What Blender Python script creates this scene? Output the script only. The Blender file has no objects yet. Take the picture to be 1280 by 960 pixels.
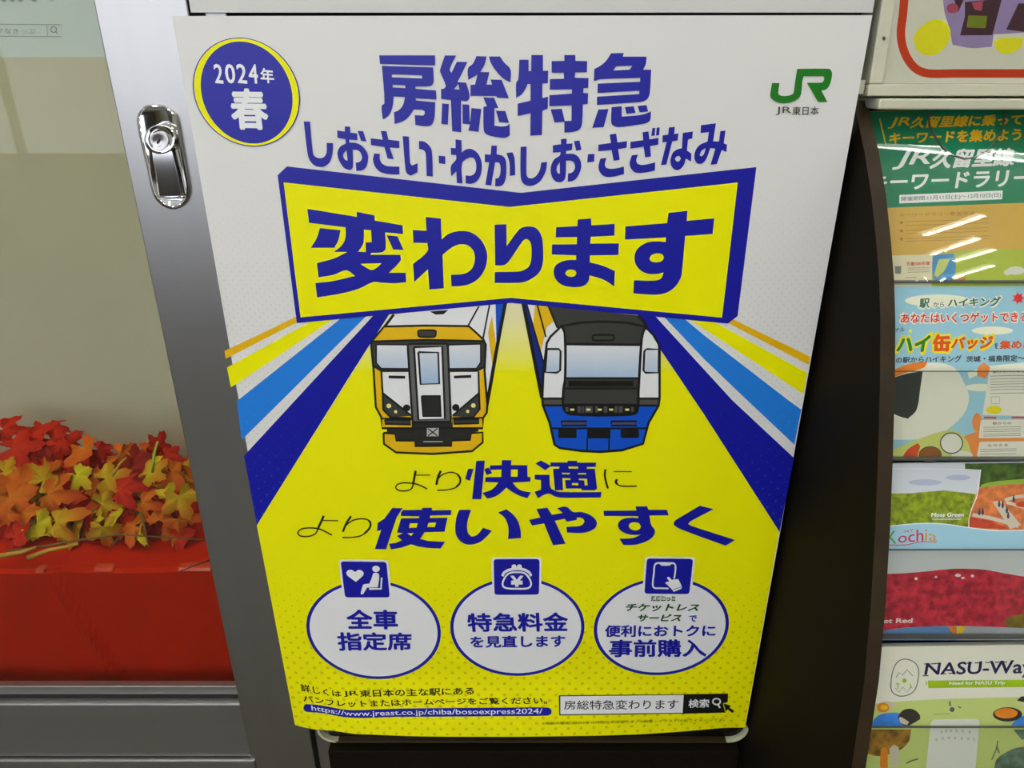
import bpy, bmesh, math, random
from mathutils import Vector, Matrix
from mathutils.geometry import tessellate_polygon

# ------------------------------------------------------------------ camera, world, lights, exposure
PITCH = math.radians(23.77); FPX = 900.0; CAM = Vector((0.0, -0.594, 1.45))
scene = bpy.context.scene
col = scene.collection
cam_d = bpy.data.cameras.new('camera'); cam = bpy.data.objects.new('camera', cam_d); col.objects.link(cam)
cam.location = CAM; cam.rotation_euler = (math.pi/2 - PITCH, 0, 0)
cam_d.sensor_width = 36.0; cam_d.sensor_fit = 'HORIZONTAL'; cam_d.lens = FPX*36.0/1280.0
cam_d.clip_start = 0.01; cam_d.clip_end = 50
scene.camera = cam
scene.view_settings.view_transform = 'Standard'; scene.view_settings.look = 'None'
scene.view_settings.exposure = 0.0; scene.view_settings.gamma = 1.0
scene.view_settings.use_curve_mapping = False
w = bpy.data.worlds.new('room_air'); scene.world = w; w.use_nodes = True
w.node_tree.nodes['Background'].inputs[0].default_value = (0.86, 0.89, 1.0, 1)
w.node_tree.nodes['Background'].inputs[1].default_value = 2.7
TUBE_POWER = 21.0

# ------------------------------------------------------------------ colour and materials
def lin(c):
    c = c/255.0
    return c/12.92 if c <= 0.04045 else ((c+0.055)/1.055)**2.4
def rgb(r, g, b, k=1.0): return (lin(r)*k, lin(g)*k, lin(b)*k, 1.0)
MATS = {}
def mat(name, c, rough=0.5, metal=0.0, spec=0.5, noise=0.0, nscale=40.0, bump=0.0, stretch=None, coat=0.0):
    if name in MATS: return MATS[name]
    m = bpy.data.materials.new(name); m.use_nodes = True; nt = m.node_tree
    b = nt.nodes['Principled BSDF']
    b.inputs['Base Color'].default_value = c
    b.inputs['Roughness'].default_value = rough; b.inputs['Metallic'].default_value = metal
    b.inputs['Specular IOR Level'].default_value = spec
    b.inputs['Coat Weight'].default_value = coat; b.inputs['Coat Roughness'].default_value = 0.25
    if noise or bump:
        tc = nt.nodes.new('ShaderNodeTexCoord'); mp = nt.nodes.new('ShaderNodeMapping')
        if stretch: mp.inputs['Scale'].default_value = stretch
        n = nt.nodes.new('ShaderNodeTexNoise'); n.inputs['Scale'].default_value = nscale; n.inputs['Detail'].default_value = 5
        nt.links.new(tc.outputs['Object'], mp.inputs[0]); nt.links.new(mp.outputs[0], n.inputs['Vector'])
        if noise:
            cr_ = nt.nodes.new('ShaderNodeMapRange'); w_ = 0.5 if noise < 0.2 else 0.14
            cr_.inputs[1].default_value = 0.5-w_; cr_.inputs[2].default_value = 0.5+w_; nt.links.new(n.outputs[0], cr_.inputs[0])
            mx = nt.nodes.new('ShaderNodeMixRGB'); mx.blend_type = 'MIX'
            d = tuple(x*(1-noise) for x in c[:3])+(1,); u = tuple(min(1, x*(1+noise)) for x in c[:3])+(1,)
            mx.inputs[1].default_value = d; mx.inputs[2].default_value = u
            nt.links.new(cr_.outputs[0], mx.inputs[0]); nt.links.new(mx.outputs[0], b.inputs['Base Color'])
        if bump:
            bp = nt.nodes.new('ShaderNodeBump'); bp.inputs['Strength'].default_value = bump; bp.inputs['Distance'].default_value = 0.001
            nt.links.new(n.outputs[0], bp.inputs['Height']); nt.links.new(bp.outputs[0], b.inputs['Normal'])
    MATS[name] = m; return m
def ink(name, r, g, b, rough=0.38, k=1.0): return mat(name, rgb(r, g, b, k), rough, 0, 0.45)

def glass_mat(name, tint, gloss=0.08, rough=0.0):
    m = bpy.data.materials.new(name); m.use_nodes = True; nt = m.node_tree; nt.nodes.clear()
    o = nt.nodes.new('ShaderNodeOutputMaterial'); mx = nt.nodes.new('ShaderNodeMixShader')
    t = nt.nodes.new('ShaderNodeBsdfTransparent'); t.inputs[0].default_value = tint
    g = nt.nodes.new('ShaderNodeBsdfGlossy'); g.inputs['Roughness'].default_value = rough
    f = nt.nodes.new('ShaderNodeLayerWeight'); f.inputs[0].default_value = 0.5
    p5 = nt.nodes.new('ShaderNodeMath'); p5.operation = 'POWER'; p5.inputs[1].default_value = 5.0
    a = nt.nodes.new('ShaderNodeMath'); a.operation = 'MULTIPLY_ADD'; a.inputs[1].default_value = 1-gloss; a.inputs[2].default_value = gloss
    nt.links.new(f.outputs['Facing'], p5.inputs[0]); nt.links.new(p5.outputs[0], a.inputs[0]); nt.links.new(a.outputs[0], mx.inputs[0])
    nt.links.new(t.outputs[0], mx.inputs[1]); nt.links.new(g.outputs[0], mx.inputs[2]); nt.links.new(mx.outputs[0], o.inputs[0])
    MATS[name] = m; return m

def dotted(name, base, dot, pitch=0.0101, r_top=0.0, r_bot=0.25, z_top=0.30, z_bot=-0.69, grad=None, rough=0.38):
    """printed ink with a 45 degree screen of round dots whose size changes down the sheet (object coordinates)"""
    m = bpy.data.materials.new(name); m.use_nodes = True; nt = m.node_tree; L = nt.links
    b = nt.nodes['Principled BSDF']; b.inputs['Roughness'].default_value = rough; b.inputs['Specular IOR Level'].default_value = 0.3
    tc = nt.nodes.new('ShaderNodeTexCoord'); sp = nt.nodes.new('ShaderNodeSeparateXYZ'); L.new(tc.outputs['Object'], sp.inputs[0])
    def M(op, a, bb=None, c=None):
        n = nt.nodes.new('ShaderNodeMath'); n.operation = op
        for i, v in enumerate((a, bb, c)):
            if v is None: continue
            if isinstance(v, (int, float)): n.inputs[i].default_value = v
            else: L.new(v, n.inputs[i])
        return n.outputs[0]
    X, Z = sp.outputs[0], sp.outputs[2]
    s = 0.7071/pitch
    u = M('MULTIPLY', M('ADD', X, Z), s); v = M('MULTIPLY', M('SUBTRACT', X, Z), s)
    fu = M('SUBTRACT', M('FRACT', u), 0.5); fv = M('SUBTRACT', M('FRACT', v), 0.5)
    d = M('SQRT', M('ADD', M('MULTIPLY', fu, fu), M('MULTIPLY', fv, fv)))
    mr = nt.nodes.new('ShaderNodeMapRange'); L.new(Z, mr.inputs[0])
    mr.inputs[1].default_value = z_bot; mr.inputs[2].default_value = z_top; mr.inputs[3].default_value = r_bot; mr.inputs[4].default_value = r_top
    inside = nt.nodes.new('ShaderNodeMapRange'); L.new(M('SUBTRACT', mr.outputs[0], d), inside.inputs[0])
    inside.inputs[1].default_value = -0.03; inside.inputs[2].default_value = 0.05
    if r_top == r_bot: inside.inputs[3].default_value = 0; inside.inputs[4].default_value = 0
    mx = nt.nodes.new('ShaderNodeMixRGB'); L.new(inside.outputs[0], mx.inputs[0]); mx.inputs[2].default_value = dot
    if grad:
        g = nt.nodes.new('ShaderNodeMapRange'); L.new(Z, g.inputs[0]); g.inputs[1].default_value = grad[1]; g.inputs[2].default_value = grad[2]
        g2 = nt.nodes.new('ShaderNodeMixRGB'); L.new(g.outputs[0], g2.inputs[0]); g2.inputs[1].default_value = base; g2.inputs[2].default_value = grad[0]
        L.new(g2.outputs[0], mx.inputs[1])
    else: mx.inputs[1].default_value = base
    L.new(mx.outputs[0], b.inputs['Base Color']); MATS[name] = m; return m

# ------------------------------------------------------------------ objects
def link(o, parent=None):
    col.objects.link(o)
    if parent: o.parent = parent
    return o
def tag(o, label=None, cat=None, group=None, kind=None):
    if label: o['label'] = label
    if cat: o['category'] = cat
    if group: o['group'] = group
    if kind: o['kind'] = kind
    return o
def empty(name, loc, label=None, cat=None, group=None, kind=None):
    o = bpy.data.objects.new(name, None); o.location = loc; o.empty_display_size = 0.05
    link(o); return tag(o, label, cat, group, kind)
def mesh_obj(name, verts, faces, m, parent=None, smooth=False, mats=None, midx=None, loc=None):
    off = Vector(parent.location) if (parent and parent.type == 'EMPTY' and parent.parent is None) else None
    if parent is not None and off is None:
        q = parent; off = Vector((0, 0, 0))
        while q: off += Vector(q.location); q = q.parent
    if loc is not None: off = Vector(loc)
    if off is None: off = Vector((0, 0, 0))
    me = bpy.data.meshes.new(name)
    me.from_pydata([tuple(Vector(v)-off) for v in verts], [], faces)
    for mm in (mats or [m]): me.materials.append(mm)
    if midx: me.polygons.foreach_set('material_index', midx)
    if smooth: me.polygons.foreach_set('use_smooth', [True]*len(me.polygons))
    me.update()
    o = bpy.data.objects.new(name, me)
    if loc is not None and parent is None: o.location = loc
    return link(o, parent)
def box_vf(x0, x1, y0, y1, z0, z1):
    v = [(x0,y0,z0),(x1,y0,z0),(x1,y1,z0),(x0,y1,z0),(x0,y0,z1),(x1,y0,z1),(x1,y1,z1),(x0,y1,z1)]
    f = [(0,3,2,1),(4,5,6,7),(0,1,5,4),(1,2,6,5),(2,3,7,6),(3,0,4,7)]
    return v, f
def bevel_mod(o, wd, seg=2):
    b = o.modifiers.new('bevel', 'BEVEL'); b.width = wd; b.segments = seg; b.limit_method = 'ANGLE'; b.angle_limit = 0.6
def box(name, x0, x1, y0, y1, z0, z1, m, parent=None, bevel=0.0, loc=None):
    v, f = box_vf(x0, x1, y0, y1, z0, z1)
    o = mesh_obj(name, v, f, m, parent, loc=loc)
    if bevel: bevel_mod(o, bevel)
    return o
def prism(name, poly, axis_x, m, parent=None, bevel=0.0):
    """poly in (y,z), extruded along x"""
    n = len(poly); a, b = axis_x
    v = [(a, y, z) for y, z in poly]+[(b, y, z) for y, z in poly]
    f = [tuple(range(n)), tuple(range(2*n-1, n-1, -1))]+[(i, i+n, (i+1) % n+n, (i+1) % n) for i in range(n)]
    o = mesh_obj(name, v, f, m, parent)
    bm = bmesh.new(); bm.from_mesh(o.data); bmesh.ops.recalc_face_normals(bm, faces=bm.faces); bm.to_mesh(o.data); bm.free()
    if bevel: bevel_mod(o, bevel)
    return o

# ------------------------------------------------------------------ photo pixel -> point on a real surface
CP, SP = math.cos(PITCH), math.sin(PITCH)
def ray(px, py):
    u = (px-640)/FPX; v = (480-py)/FPX
    return Vector((u, CP+v*SP, -SP+v*CP))
class Flat:
    """a flat sheet through p with unit normal n (towards the viewer)"""
    def __init__(s, p, n): s.p = Vector(p); s.n = Vector(n).normalized()
    def hit(s, px, py, lift=0.0):
        d = ray(px, py); p = s.p+s.n*lift
        return CAM+d*((p-CAM).dot(s.n)/d.dot(s.n))
    curved = False
def lerp_table(t, x):
    if x <= t[0][0]: return t[0][1]
    for (a, b), (c, d) in zip(t, t[1:]):
        if x <= c:
            return b+(d-b)*(x-a)/(c-a)
    return t[-1][1]
BULGE = [(-0.25, 0), (-0.225, .004), (-0.181, .0115), (-0.12, .0135), (-0.073, .0145), (0.055, .014), (0.192, .0065), (0.238, .0015), (0.266, 0)]
_raw = BULGE
def _sm(x, h=0.022): return sum(lerp_table(_raw, x+h*(k/6.0))*(1-abs(k)/7.0) for k in range(-6, 7))/sum(1-abs(k)/7.0 for k in range(-6, 7))
BULGE = [(-0.26+0.52*i/104, _sm(-0.26+0.52*i/104)) for i in range(105)]
class Sheet:
    """the poster's paper: a vertical sheet whose loose bottom edge bows out from the board"""
    curved = True
    def y(s, x, z):
        k = min(1, max(0, (1.45-0.60-z)/0.105)); k = k*k*(3-2*k)
        return -lerp_table(BULGE, x)*k
    def hit(s, px, py, lift=0.0):
        d = ray(px, py); yy = 0.0
        for _ in range(8):
            P = CAM+d*((yy-lift-CAM.y)/d.y); yy = s.y(P.x, P.z)
        return P

def smooth_poly(pts, closed=True, thr=52, n=4):
    P = [Vector((a, b)) for a, b in pts]; N = len(P)
    if N < 5 and closed: return P
    tan = []
    for i in range(N):
        if not closed and i in (0, N-1): tan.append(None); continue
        a, b, c = P[i-1], P[i], P[(i+1) % N]
        d1, d2 = b-a, c-b
        if d1.length < 1e-6 or d2.length < 1e-6: tan.append(None); continue
        tan.append((c-a).normalized() if d1.angle(d2) < math.radians(thr) else None)
    out = []
    for i in range(N if closed else N-1):
        a, b = P[i], P[(i+1) % N]; ta, tb = tan[i], tan[(i+1) % N]; L = (b-a).length
        out.append(a)
        if (ta is None and tb is None) or L < 1e-6: continue
        ch = (b-a).normalized()
        ma = (ta if ta is not None else ch)*L; mb = (tb if tb is not None else ch)*L
        for k in range(1, n):
            t = k/n
            out.append(a*(2*t**3-3*t*t+1)+ma*(t**3-2*t*t+t)+b*(-2*t**3+3*t*t)+mb*(t**3-t*t))
    if not closed: out.append(P[-1])
    return out

class Art:
    """collects flat printed shapes given in photo pixels of a zoomed view (origin x0,y0 and scale s) and lays them on a surface"""
    def __init__(s, surf, lift): s.surf = surf; s.lift = lift; s.V = []; s.F = []; s.P = []; s.B = []; s.k = 0; s.view(0, 0, 1)
    def view(s, x0, y0, sc): s.o = (x0, y0, sc); s.B.append(len(s.P)); return s
    def px(s, p): return (s.o[0]+p[0]/s.o[2], s.o[1]+p[1]/s.o[2])
    def _emit(s, pts, tris, grid=None):
        s.k += 1; lf = s.lift+s.k*4e-7
        if grid:
            bm = bmesh.new(); vs = [bm.verts.new((p[0], p[1], 0)) for p in pts]
            for t in tris:
                try: bm.faces.new([vs[i] for i in t])
                except ValueError: pass
            xs = [p[0] for p in pts]; ys = [p[1] for p in pts]
            g = math.ceil(min(xs)/grid)*grid
            while g < max(xs):
                bmesh.ops.bisect_plane(bm, geom=bm.verts[:]+bm.edges[:]+bm.faces[:], plane_co=(g, 0, 0), plane_no=(1, 0, 0)); g += grid
            g = max(math.ceil(min(ys)/8)*8, getattr(s.surf, 'ygrid', 752))
            while g < max(ys):
                bmesh.ops.bisect_plane(bm, geom=bm.verts[:]+bm.edges[:]+bm.faces[:], plane_co=(0, g, 0), plane_no=(0, 1, 0)); g += 8
            bm.verts.index_update(); pts = [(v.co.x, v.co.y) for v in bm.verts]; tris = [[v.index for v in f.verts] for f in bm.faces]; bm.free()
        b = len(s.V); fb = len(s.F)
        s.V += [s.surf.hit(p[0], p[1], lf) for p in pts]
        s.F += [tuple(b+i for i in t) for t in tris]; s.P.append((b, len(s.V), fb, len(s.F)))
    def F_(s, outer, *holes, smooth=True, thr=52):
        loops = []
        for lp in (outer,)+holes:
            q = [s.px(p) for p in lp]
            loops.append([Vector((a.x, a.y, 0)) for a in (smooth_poly(q, thr=thr) if smooth else [Vector(x) for x in q])])
        tris = tessellate_polygon(loops); pts = [(v.x, v.y) for lp in loops for v in lp]
        big = s.surf.curved and max(p[1] for p in pts) > getattr(s, 'ylim', 740)
        s._emit(pts, tris, 5 if big else None); return s
    def S(s, wd, pts, closed=False, smooth=True):
        q = [s.px(p) for p in pts]; hw = wd*getattr(s, 'wk', 1.0)/s.o[2]/2
        P = smooth_poly(q, closed=closed, thr=80, n=6) if (smooth and len(q) > 2) else [Vector(x) for x in q]
        n = len(P); L, R = [], []
        for i in range(n):
            a = P[i-1] if (i or closed) else P[i]; c = P[(i+1) % n] if (i < n-1 or closed) else P[i]
            d = (c-a); d = d.normalized() if d.length > 1e-6 else Vector((1, 0)); nn = Vector((-d.y, d.x))*hw
            L.append(P[i]+nn); R.append(P[i]-nn)
        m = n if closed else n-1
        tris = [(i, (i+1) % n, n+(i+1) % n, n+i) for i in range(m)]
        s._emit([(v.x, v.y) for v in L+R], tris); return s
    def R(s, x0, y0, x1, y1): return s.F_([(x0, y0), (x1, y0), (x1, y1), (x0, y1)], smooth=False)
    def E(s, cx, cy, rx, ry, n=28):
        return s.F_([(cx+rx*math.cos(t*2*math.pi/n), cy+ry*math.sin(t*2*math.pi/n)) for t in range(n)], smooth=False)
    def ring(s, cx, cy, rx, ry, wd, n=28):
        return s.S(wd, [(cx+rx*math.cos(t*2*math.pi/n), cy+ry*math.sin(t*2*math.pi/n)) for t in range(n)], closed=True, smooth=False)
    def outline(s, wd, pts): return s.S(wd, pts+[pts[0]], smooth=False)
    def text(s, string, top, bot, bold=0.0, font=None):
        """lettering bent to fit between the two polylines top and bot"""
        V, Fc = glyphs(string)
        x0 = min(v[0] for v in V); x1 = max(v[0] for v in V); y0 = min(v[1] for v in V); y1 = max(v[1] for v in V)
        T = [s.px(p) for p in top]; B = [s.px(p) for p in bot]
        def along(pl, u):
            if len(pl) == 2: return (pl[0][0]+(pl[1][0]-pl[0][0])*u, pl[0][1]+(pl[1][1]-pl[0][1])*u)
            X = pl[0][0]+(pl[-1][0]-pl[0][0])*u
            for (a, b), (c, d) in zip(pl, pl[1:]):
                if X <= c+1e-6: return (X, b+(d-b)*(X-a)/(c-a))
            return pl[-1]
        offs = [(0, 0)]+([(bold*math.cos(a*math.pi/3), bold*math.sin(a*math.pi/3)) for a in range(6)] if bold else [])
        for ox, oy in offs:
            pts = []
            for v in V:
                u = (v[0]+ox-x0)/(x1-x0); w_ = (v[1]+oy-y0)/(y1-y0)
                a = along(T, u) if 0 <= u <= 1 else (lambda A, Bq: (A[0]+(Bq[0]-A[0])*u, A[1] if u < 0 else Bq[1]))(T[0], T[-1])
                b = along(B, u) if 0 <= u <= 1 else (lambda A, Bq: (A[0]+(Bq[0]-A[0])*u, A[1] if u < 0 else Bq[1]))(B[0], B[-1])
                pts.append((b[0]+(a[0]-b[0])*w_, b[1]+(a[1]-b[1])*w_))
            s._emit(pts, Fc)
        return s
    def seg(s, parts, top, bot, bold=0.0):
        """pieces of one line, each with its own share (u0, u1) of the line"""
        def cut(pl, u0, u1):
            X0 = pl[0][0]+(pl[-1][0]-pl[0][0])*u0; X1 = pl[0][0]+(pl[-1][0]-pl[0][0])*u1
            def y(X):
                for (a, b), (c, d) in zip(pl, pl[1:]):
                    if X <= c+1e-6: return b+(d-b)*(X-a)/(c-a)
                return pl[-1][1]
            return [(X0, y(X0))]+[p for p in pl if X0 < p[0] < X1]+[(X1, y(X1))]
        for st, u0, u1 in parts: s.text(st, cut(top, u0, u1), cut(bot, u0, u1), bold*(0.4 if st == 'JR' else 1))
        return s
    def q(s, string, tl, tr, br, bl, bold=0.0): return s.text(string, [tl, tr], [bl, br], bold)
    def done(s, name, m, parent, label=None, split=False):
        if split:
            P = s.P
            if split == 'view':
                B = sorted(set(s.B+[len(s.P)])); P = [(s.P[i][0], s.P[j-1][1], s.P[i][2], s.P[j-1][3]) for i, j in zip(B, B[1:]) if j > i]
            for b, e, fb, fe in P:
                q = Art(s.surf, 0); q.V = s.V[b:e]; q.F = [tuple(i-b for i in f) for f in s.F[fb:fe]]; o = q.done(name, m, parent, label)
            return o
        xl = getattr(s.surf, 'xlim', None)
        if xl: s.V = [Vector((min(xl[1], max(xl[0], v.x)), v.y, v.z)) for v in s.V]
        o = mesh_obj(name, s.V, s.F, m, parent)
        bm = bmesh.new(); bm.from_mesh(o.data)
        for f in bm.faces:
            f.normal_update()
            c = f.calc_center_median()+Vector(parent.location)
            if f.normal.dot(CAM-c) < 0: f.normal_flip()
        bm.to_mesh(o.data); bm.free()
        if label: o['label'] = label
        return o
_G = {}
def glyphs(string):
    if string in _G: return _G[string]
    cu = bpy.data.curves.new('lettering_source', 'FONT'); cu.body = string; cu.resolution_u = 3; cu.fill_mode = 'FRONT'
    ob = bpy.data.objects.new('lettering_source', cu); col.objects.link(ob)
    dg = bpy.context.evaluated_depsgraph_get(); me = ob.evaluated_get(dg).to_mesh()
    V = [(v.co.x, v.co.y) for v in me.vertices]; Fc = [tuple(p.vertices) for p in me.polygons]
    ob.evaluated_get(dg).to_mesh_clear(); bpy.data.objects.remove(ob); bpy.data.curves.remove(cu)
    _G[string] = (V, Fc); return _G[string]
def rrect(c, r=0.12, n=4):
    """rounded corners for a quad c, r as a share of the sides"""
    out = []
    C = [Vector(p) for p in c]
    for i in range(4):
        p, a, b = C[i], C[i-1], C[(i+1) % 4]
        s_ = p+(a-p)*r; e = p+(b-p)*r
        for k in range(n+1):
            t = k/n; out.append(tuple(s_*(1-t)**2+p*2*t*(1-t)+e*t*t))
    return out

# ------------------------------------------------------------------ the room
H = 1.45
WALLM = mat('wall_paint', rgb(205, 203, 192), 0.8, noise=0.03, nscale=3)
FLOORM = mat('floor_tile', rgb(74, 69, 42), 0.35, noise=0.12, nscale=6)
CEILM = mat('ceiling_board', rgb(225, 225, 220), 0.9, noise=0.03, nscale=5)
def structure(name, *a, **k):
    o = box(name, *a, **k); o['kind'] = 'structure'; return o
structure('floor', -4.6, 2.6, -3.6, 0.6, -0.06, 0.0, FLOORM)
structure('ceiling', -4.6, 2.6, -3.6, 0.6, 2.75, 2.8, CEILM)
WX0, WX1, WZ0, WZ1 = -4.4, 0.5, 1.0, 2.6
DADO = mat('dado_paint', rgb(70, 64, 54), 0.7)
structure('wall_rear', -4.6, 2.6, -3.65, -3.6, 0.0, WZ0, DADO)
structure('wall_rear.upper', -4.6, 2.6, -3.65, -3.6, WZ1, 2.75, WALLM)
pass
structure('wall_rear.side', WX1, 2.6, -3.65, -3.6, WZ0, WZ1, WALLM)
structure('wall_rear.side', -4.6, WX0, -3.65, -3.6, WZ0, WZ1, WALLM)
for k_ in range(4):
    x_ = WX0+(WX1-WX0)*k_/3
    structure('added_window_1', max(WX0, x_-0.02), min(WX1, x_+0.02), -3.64, -3.61, WZ0, WZ1, mat('window_frame_paint', rgb(150, 150, 146), 0.5))  # unseen window added to give the steel stile something bright to reflect
structure('wall_left', -4.65, -4.6, -3.6, 0.6, 0.0, 2.75, WALLM)
structure('wall_right', 2.6, 2.65, -3.6, 0.6, 0.0, 2.75, WALLM)
structure('wall_front', -4.6, 2.6, 0.42, 0.6, 0.0, 2.75, WALLM)
# ceiling lamps: bare fluorescent tubes on white battens
TUBE = bpy.data.materials.new('tube_light'); TUBE.use_nodes = True
_b = TUBE.node_tree.nodes['Principled BSDF']; _b.inputs['Emission Color'].default_value = (1.0, 0.985, 0.93, 1); _b.inputs['Emission Strength'].default_value = TUBE_POWER
BATTEN = mat('batten_white', rgb(230, 230, 226), 0.5)
def ceiling_lamp(x, y, rz, label, L=1.24, twin=True):
    t = empty('ceiling_lamp', (x, y, 2.75), label, 'lamp', 'fluorescent ceiling lamps'); h = L/2; wd = 0.06 if twin else 0.016; tr = 0.014 if twin else 0.009
    v, f = box_vf(x-h, x+h, y-wd, y+wd, 2.70, 2.75); mesh_obj('batten', v, f, BATTEN, t)
    for s in ((-1, 1) if twin else (0,)):
        v = []; f = []; n = 12
        for k in range(2):
            for i in range(n):
                a = i*2*math.pi/n; v.append((x+(-h+.02 if k == 0 else h-.02), y+s*0.035+tr*math.cos(a), 2.682+tr*math.sin(a)))
        f = [(i, (i+1) % n, n+(i+1) % n, n+i) for i in range(n)]+[tuple(range(n))[::-1], tuple(range(n, 2*n))]
        mesh_obj('tube', v, f, TUBE, t)
    t.rotation_euler[2] = rz
    return t
for x, y, r, wh in [(-1.0, -0.95, 1.35, 'above the glass showcase'), (0.1, -1.0, 1.35, 'overhead between showcase and rack'), (-0.9, -2.5, 1.35, 'near the added rear window'), (0.5, -2.5, 1.35, 'near the rear dado wall'), (-2.6, -1.6, 1.35, 'beside the left wall')]:
    ceiling_lamp(x, y, r, 'white batten ceiling lamp with two bare tubes, '+wh)
for x0, y0, x1, y1, tw_, wh in [(0.88, -0.15, 1.55, -0.13, True, 'over the rack top'), (1.20, -1.18, 1.31, -0.80, False, 'first of the row over the rack'), (1.30, -1.47, 1.37, -1.11, False, 'second of the row over the rack'),
                           (1.40, -1.55, 1.46, -1.25, False, 'third of the row over the rack'), (1.50, -1.86, 1.54, -1.52, False, 'rearmost of the row over the rack')]:
    ceiling_lamp((x0+x1)/2, (y0+y1)/2, math.atan2(y1-y0, x1-x0), 'short white batten lamp, '+wh, math.hypot(x1-x0, y1-y0), tw_)

# ------------------------------------------------------------------ surfaces
POSTER = Sheet()
ORG = (0.0, 0.0, H)
WH = ink('paper_white', 214, 214, 209, 0.42)
def brushed(name, c, rough, st):
    return mat(name, c, rough, 1.0, 0.5, noise=0.05, nscale=60, bump=0.08, stretch=st)
STEEL = brushed('brushed_steel', rgb(176, 175, 172), 0.33, (1, 1, 0.04))
STEELH = brushed('brushed_steel_rail', rgb(176, 175, 172), 0.42, (0.04, 1, 1))
CHROME = mat('chrome', rgb(225, 225, 225), 0.07, 1.0)
DARK = mat('dark_gap', rgb(18, 17, 14), 0.6)
BROWN = mat('dark_brown_laminate', rgb(22, 17, 8), 0.75, 0, 0.1, noise=0.15, nscale=14)  # darkened to carry the shade on the rack cheek's side
BROWN2 = mat('dark_brown_board', rgb(22, 18, 9), 0.75, 0, 0.1, noise=0.12, nscale=14)
CREAM = mat('cream_enamel', rgb(203, 203, 178), 0.45, noise=0.05, nscale=20)

# notice board behind the poster
nb = empty('notice_board', (0.02, 0.02, 0.5), 'dark brown upright board that the yellow train poster hangs on', 'board')
box('back_panel', -0.212, 0.262, 0.012, 0.03, 0.45, 2.1, BROWN2, nb)
box('side_trim', -0.229, -0.2125, 0.008, 0.03, 0.45, 2.1, STEEL, nb, 0.001)['label'] = 'thin grey metal side trim'
box('groove_liner', -0.247, -0.2295, 0.016, 0.03, 0.45, 2.1, DARK, nb)
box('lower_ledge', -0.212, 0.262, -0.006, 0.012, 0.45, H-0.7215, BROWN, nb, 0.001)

# clear acrylic plate the poster is slipped on
pl = empty('acrylic_plate', (0.026, 0.0, H-0.7), 'clear acrylic backing plate whose pale rounded lower corners show under the yellow poster', 'plate')
ACR = glass_mat('clear_acrylic', (0.97, 0.97, 0.96, 1), 0.04)
def plate(x0, x1, z0, z1, r):
    o = []
    for cx, cz, a0 in ((x1-r, z0+r, -90), (x1-r, z1-r, 0), (x0+r, z1-r, 90), (x0+r, z0+r, 180)):
        for k in range(9):
            a = math.radians(a0+k*90/8); o.append((cx+r*math.cos(a), cz+r*math.sin(a)))
    return o
zb = H-0.7155; o_ = plate(-0.2235, 0.2708, zb, H+0.03, 0.02); n = len(o_)
v = [(x, 0.003, z) for x, z in o_]+[(x, 0.007, z) for x, z in o_]
mesh_obj('sheet', v, [tuple(range(n)), tuple(range(2*n-1, n-1, -1))], ACR, pl)
PALE = mat('polished_acrylic_edge', rgb(205, 205, 172), 0.3)
def arc_rim(cx, cz, r, a0, a1):
    V = []; F = []; m = 12
    for k in range(m+1):
        a = math.radians(a0+(a1-a0)*k/m); c_, s_ = math.cos(a), math.sin(a)
        for rr, yy in ((r, 0.001), (r, 0.0075), (r-0.0026, 0.0075), (r-0.0026, 0.001)): V.append((cx+rr*c_, yy, cz+rr*s_))
    for k in range(m):
        for j in range(4): F.append((4*k+j, 4*k+(j+1) % 4, 4*k+4+(j+1) % 4, 4*k+4+j))
    F += [(0, 1, 2, 3), (4*m+3, 4*m+2, 4*m+1, 4*m)]
    return mesh_obj('corner_rim', V, F, PALE, pl)
arc_rim(-0.2035, zb+0.02, 0.02, 180, 278); arc_rim(0.2508, zb+0.02, 0.02, -100, 5)
box('lower_rim', -0.204, 0.248, 0.001, 0.0075, zb-0.0003, zb+0.0026, mat('brown_rim', rgb(62, 50, 30), 0.4), pl)

# white sheet above the poster
up = empty('upper_poster', (0.02, 0.004, H+0.25), 'blank lower strip of a white sheet hung above the yellow train poster', 'poster')
zt = POSTER.hit(640, 15.5).z
box('sheet', -0.2365, 0.2655, 0.0015, 0.0035, zt, H+0.5, WH, up)
box('sheet_back', -0.2365, 0.2655, 0.004, 0.0115, zt+0.001, H+0.5, DARK, up)

# ------------------------------------------------------------------ the glazed showcase on the left
XL = -0.3075   # opening edge of the door stile
sc = empty('showcase', (-0.6, 0.0, 0.5), 'steel framed glass showcase with autumn leaves inside, left of the poster', 'showcase')
zr = POSTER.hit(150, 884.5).z; zr2 = POSTER.hit(150, 951).z
v = [(XL, 0.003, 0.45), (-0.2305, 0.003, 0.45), (-0.2425, 0.003, 2.0), (XL, 0.003, 2.0)]
v += [(x, 0.030, z) for x, y, z in v]
o = mesh_obj('door_stile', v, [(0,1,2,3), (7,6,5,4), (0,4,5,1), (1,5,6,2), (2,6,7,3), (3,7,4,0)], STEEL, sc); bevel_mod(o, 0.0012)
box('bottom_rail', -1.2, XL+0.006, 0.0045, 0.030, zr2+0.001, zr, STEELH, sc, 0.0015)
box('plinth', -1.2, XL+0.0055, 0.0005, 0.030, 0.45, zr2-0.001, STEELH, sc, 0.0015)
box('glass_channel', -1.2, XL+0.003, 0.0135, 0.022, zr+0.0045, zr+0.0175, STEELH, sc, 0.0008)
box('channel_seal', -1.2, XL+0.003, 0.013, 0.03, zr-0.002, zr+0.0055, DARK, sc)
GLASS = glass_mat('showcase_glass', (0.90, 0.93, 0.90, 1), 0.022)
v, f = box_vf(-1.2, XL+0.004, 0.0145, 0.0185, zr+0.002, 2.0)
mesh_obj('glass_pane', v, [f[2], f[4]], GLASS, sc)
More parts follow.
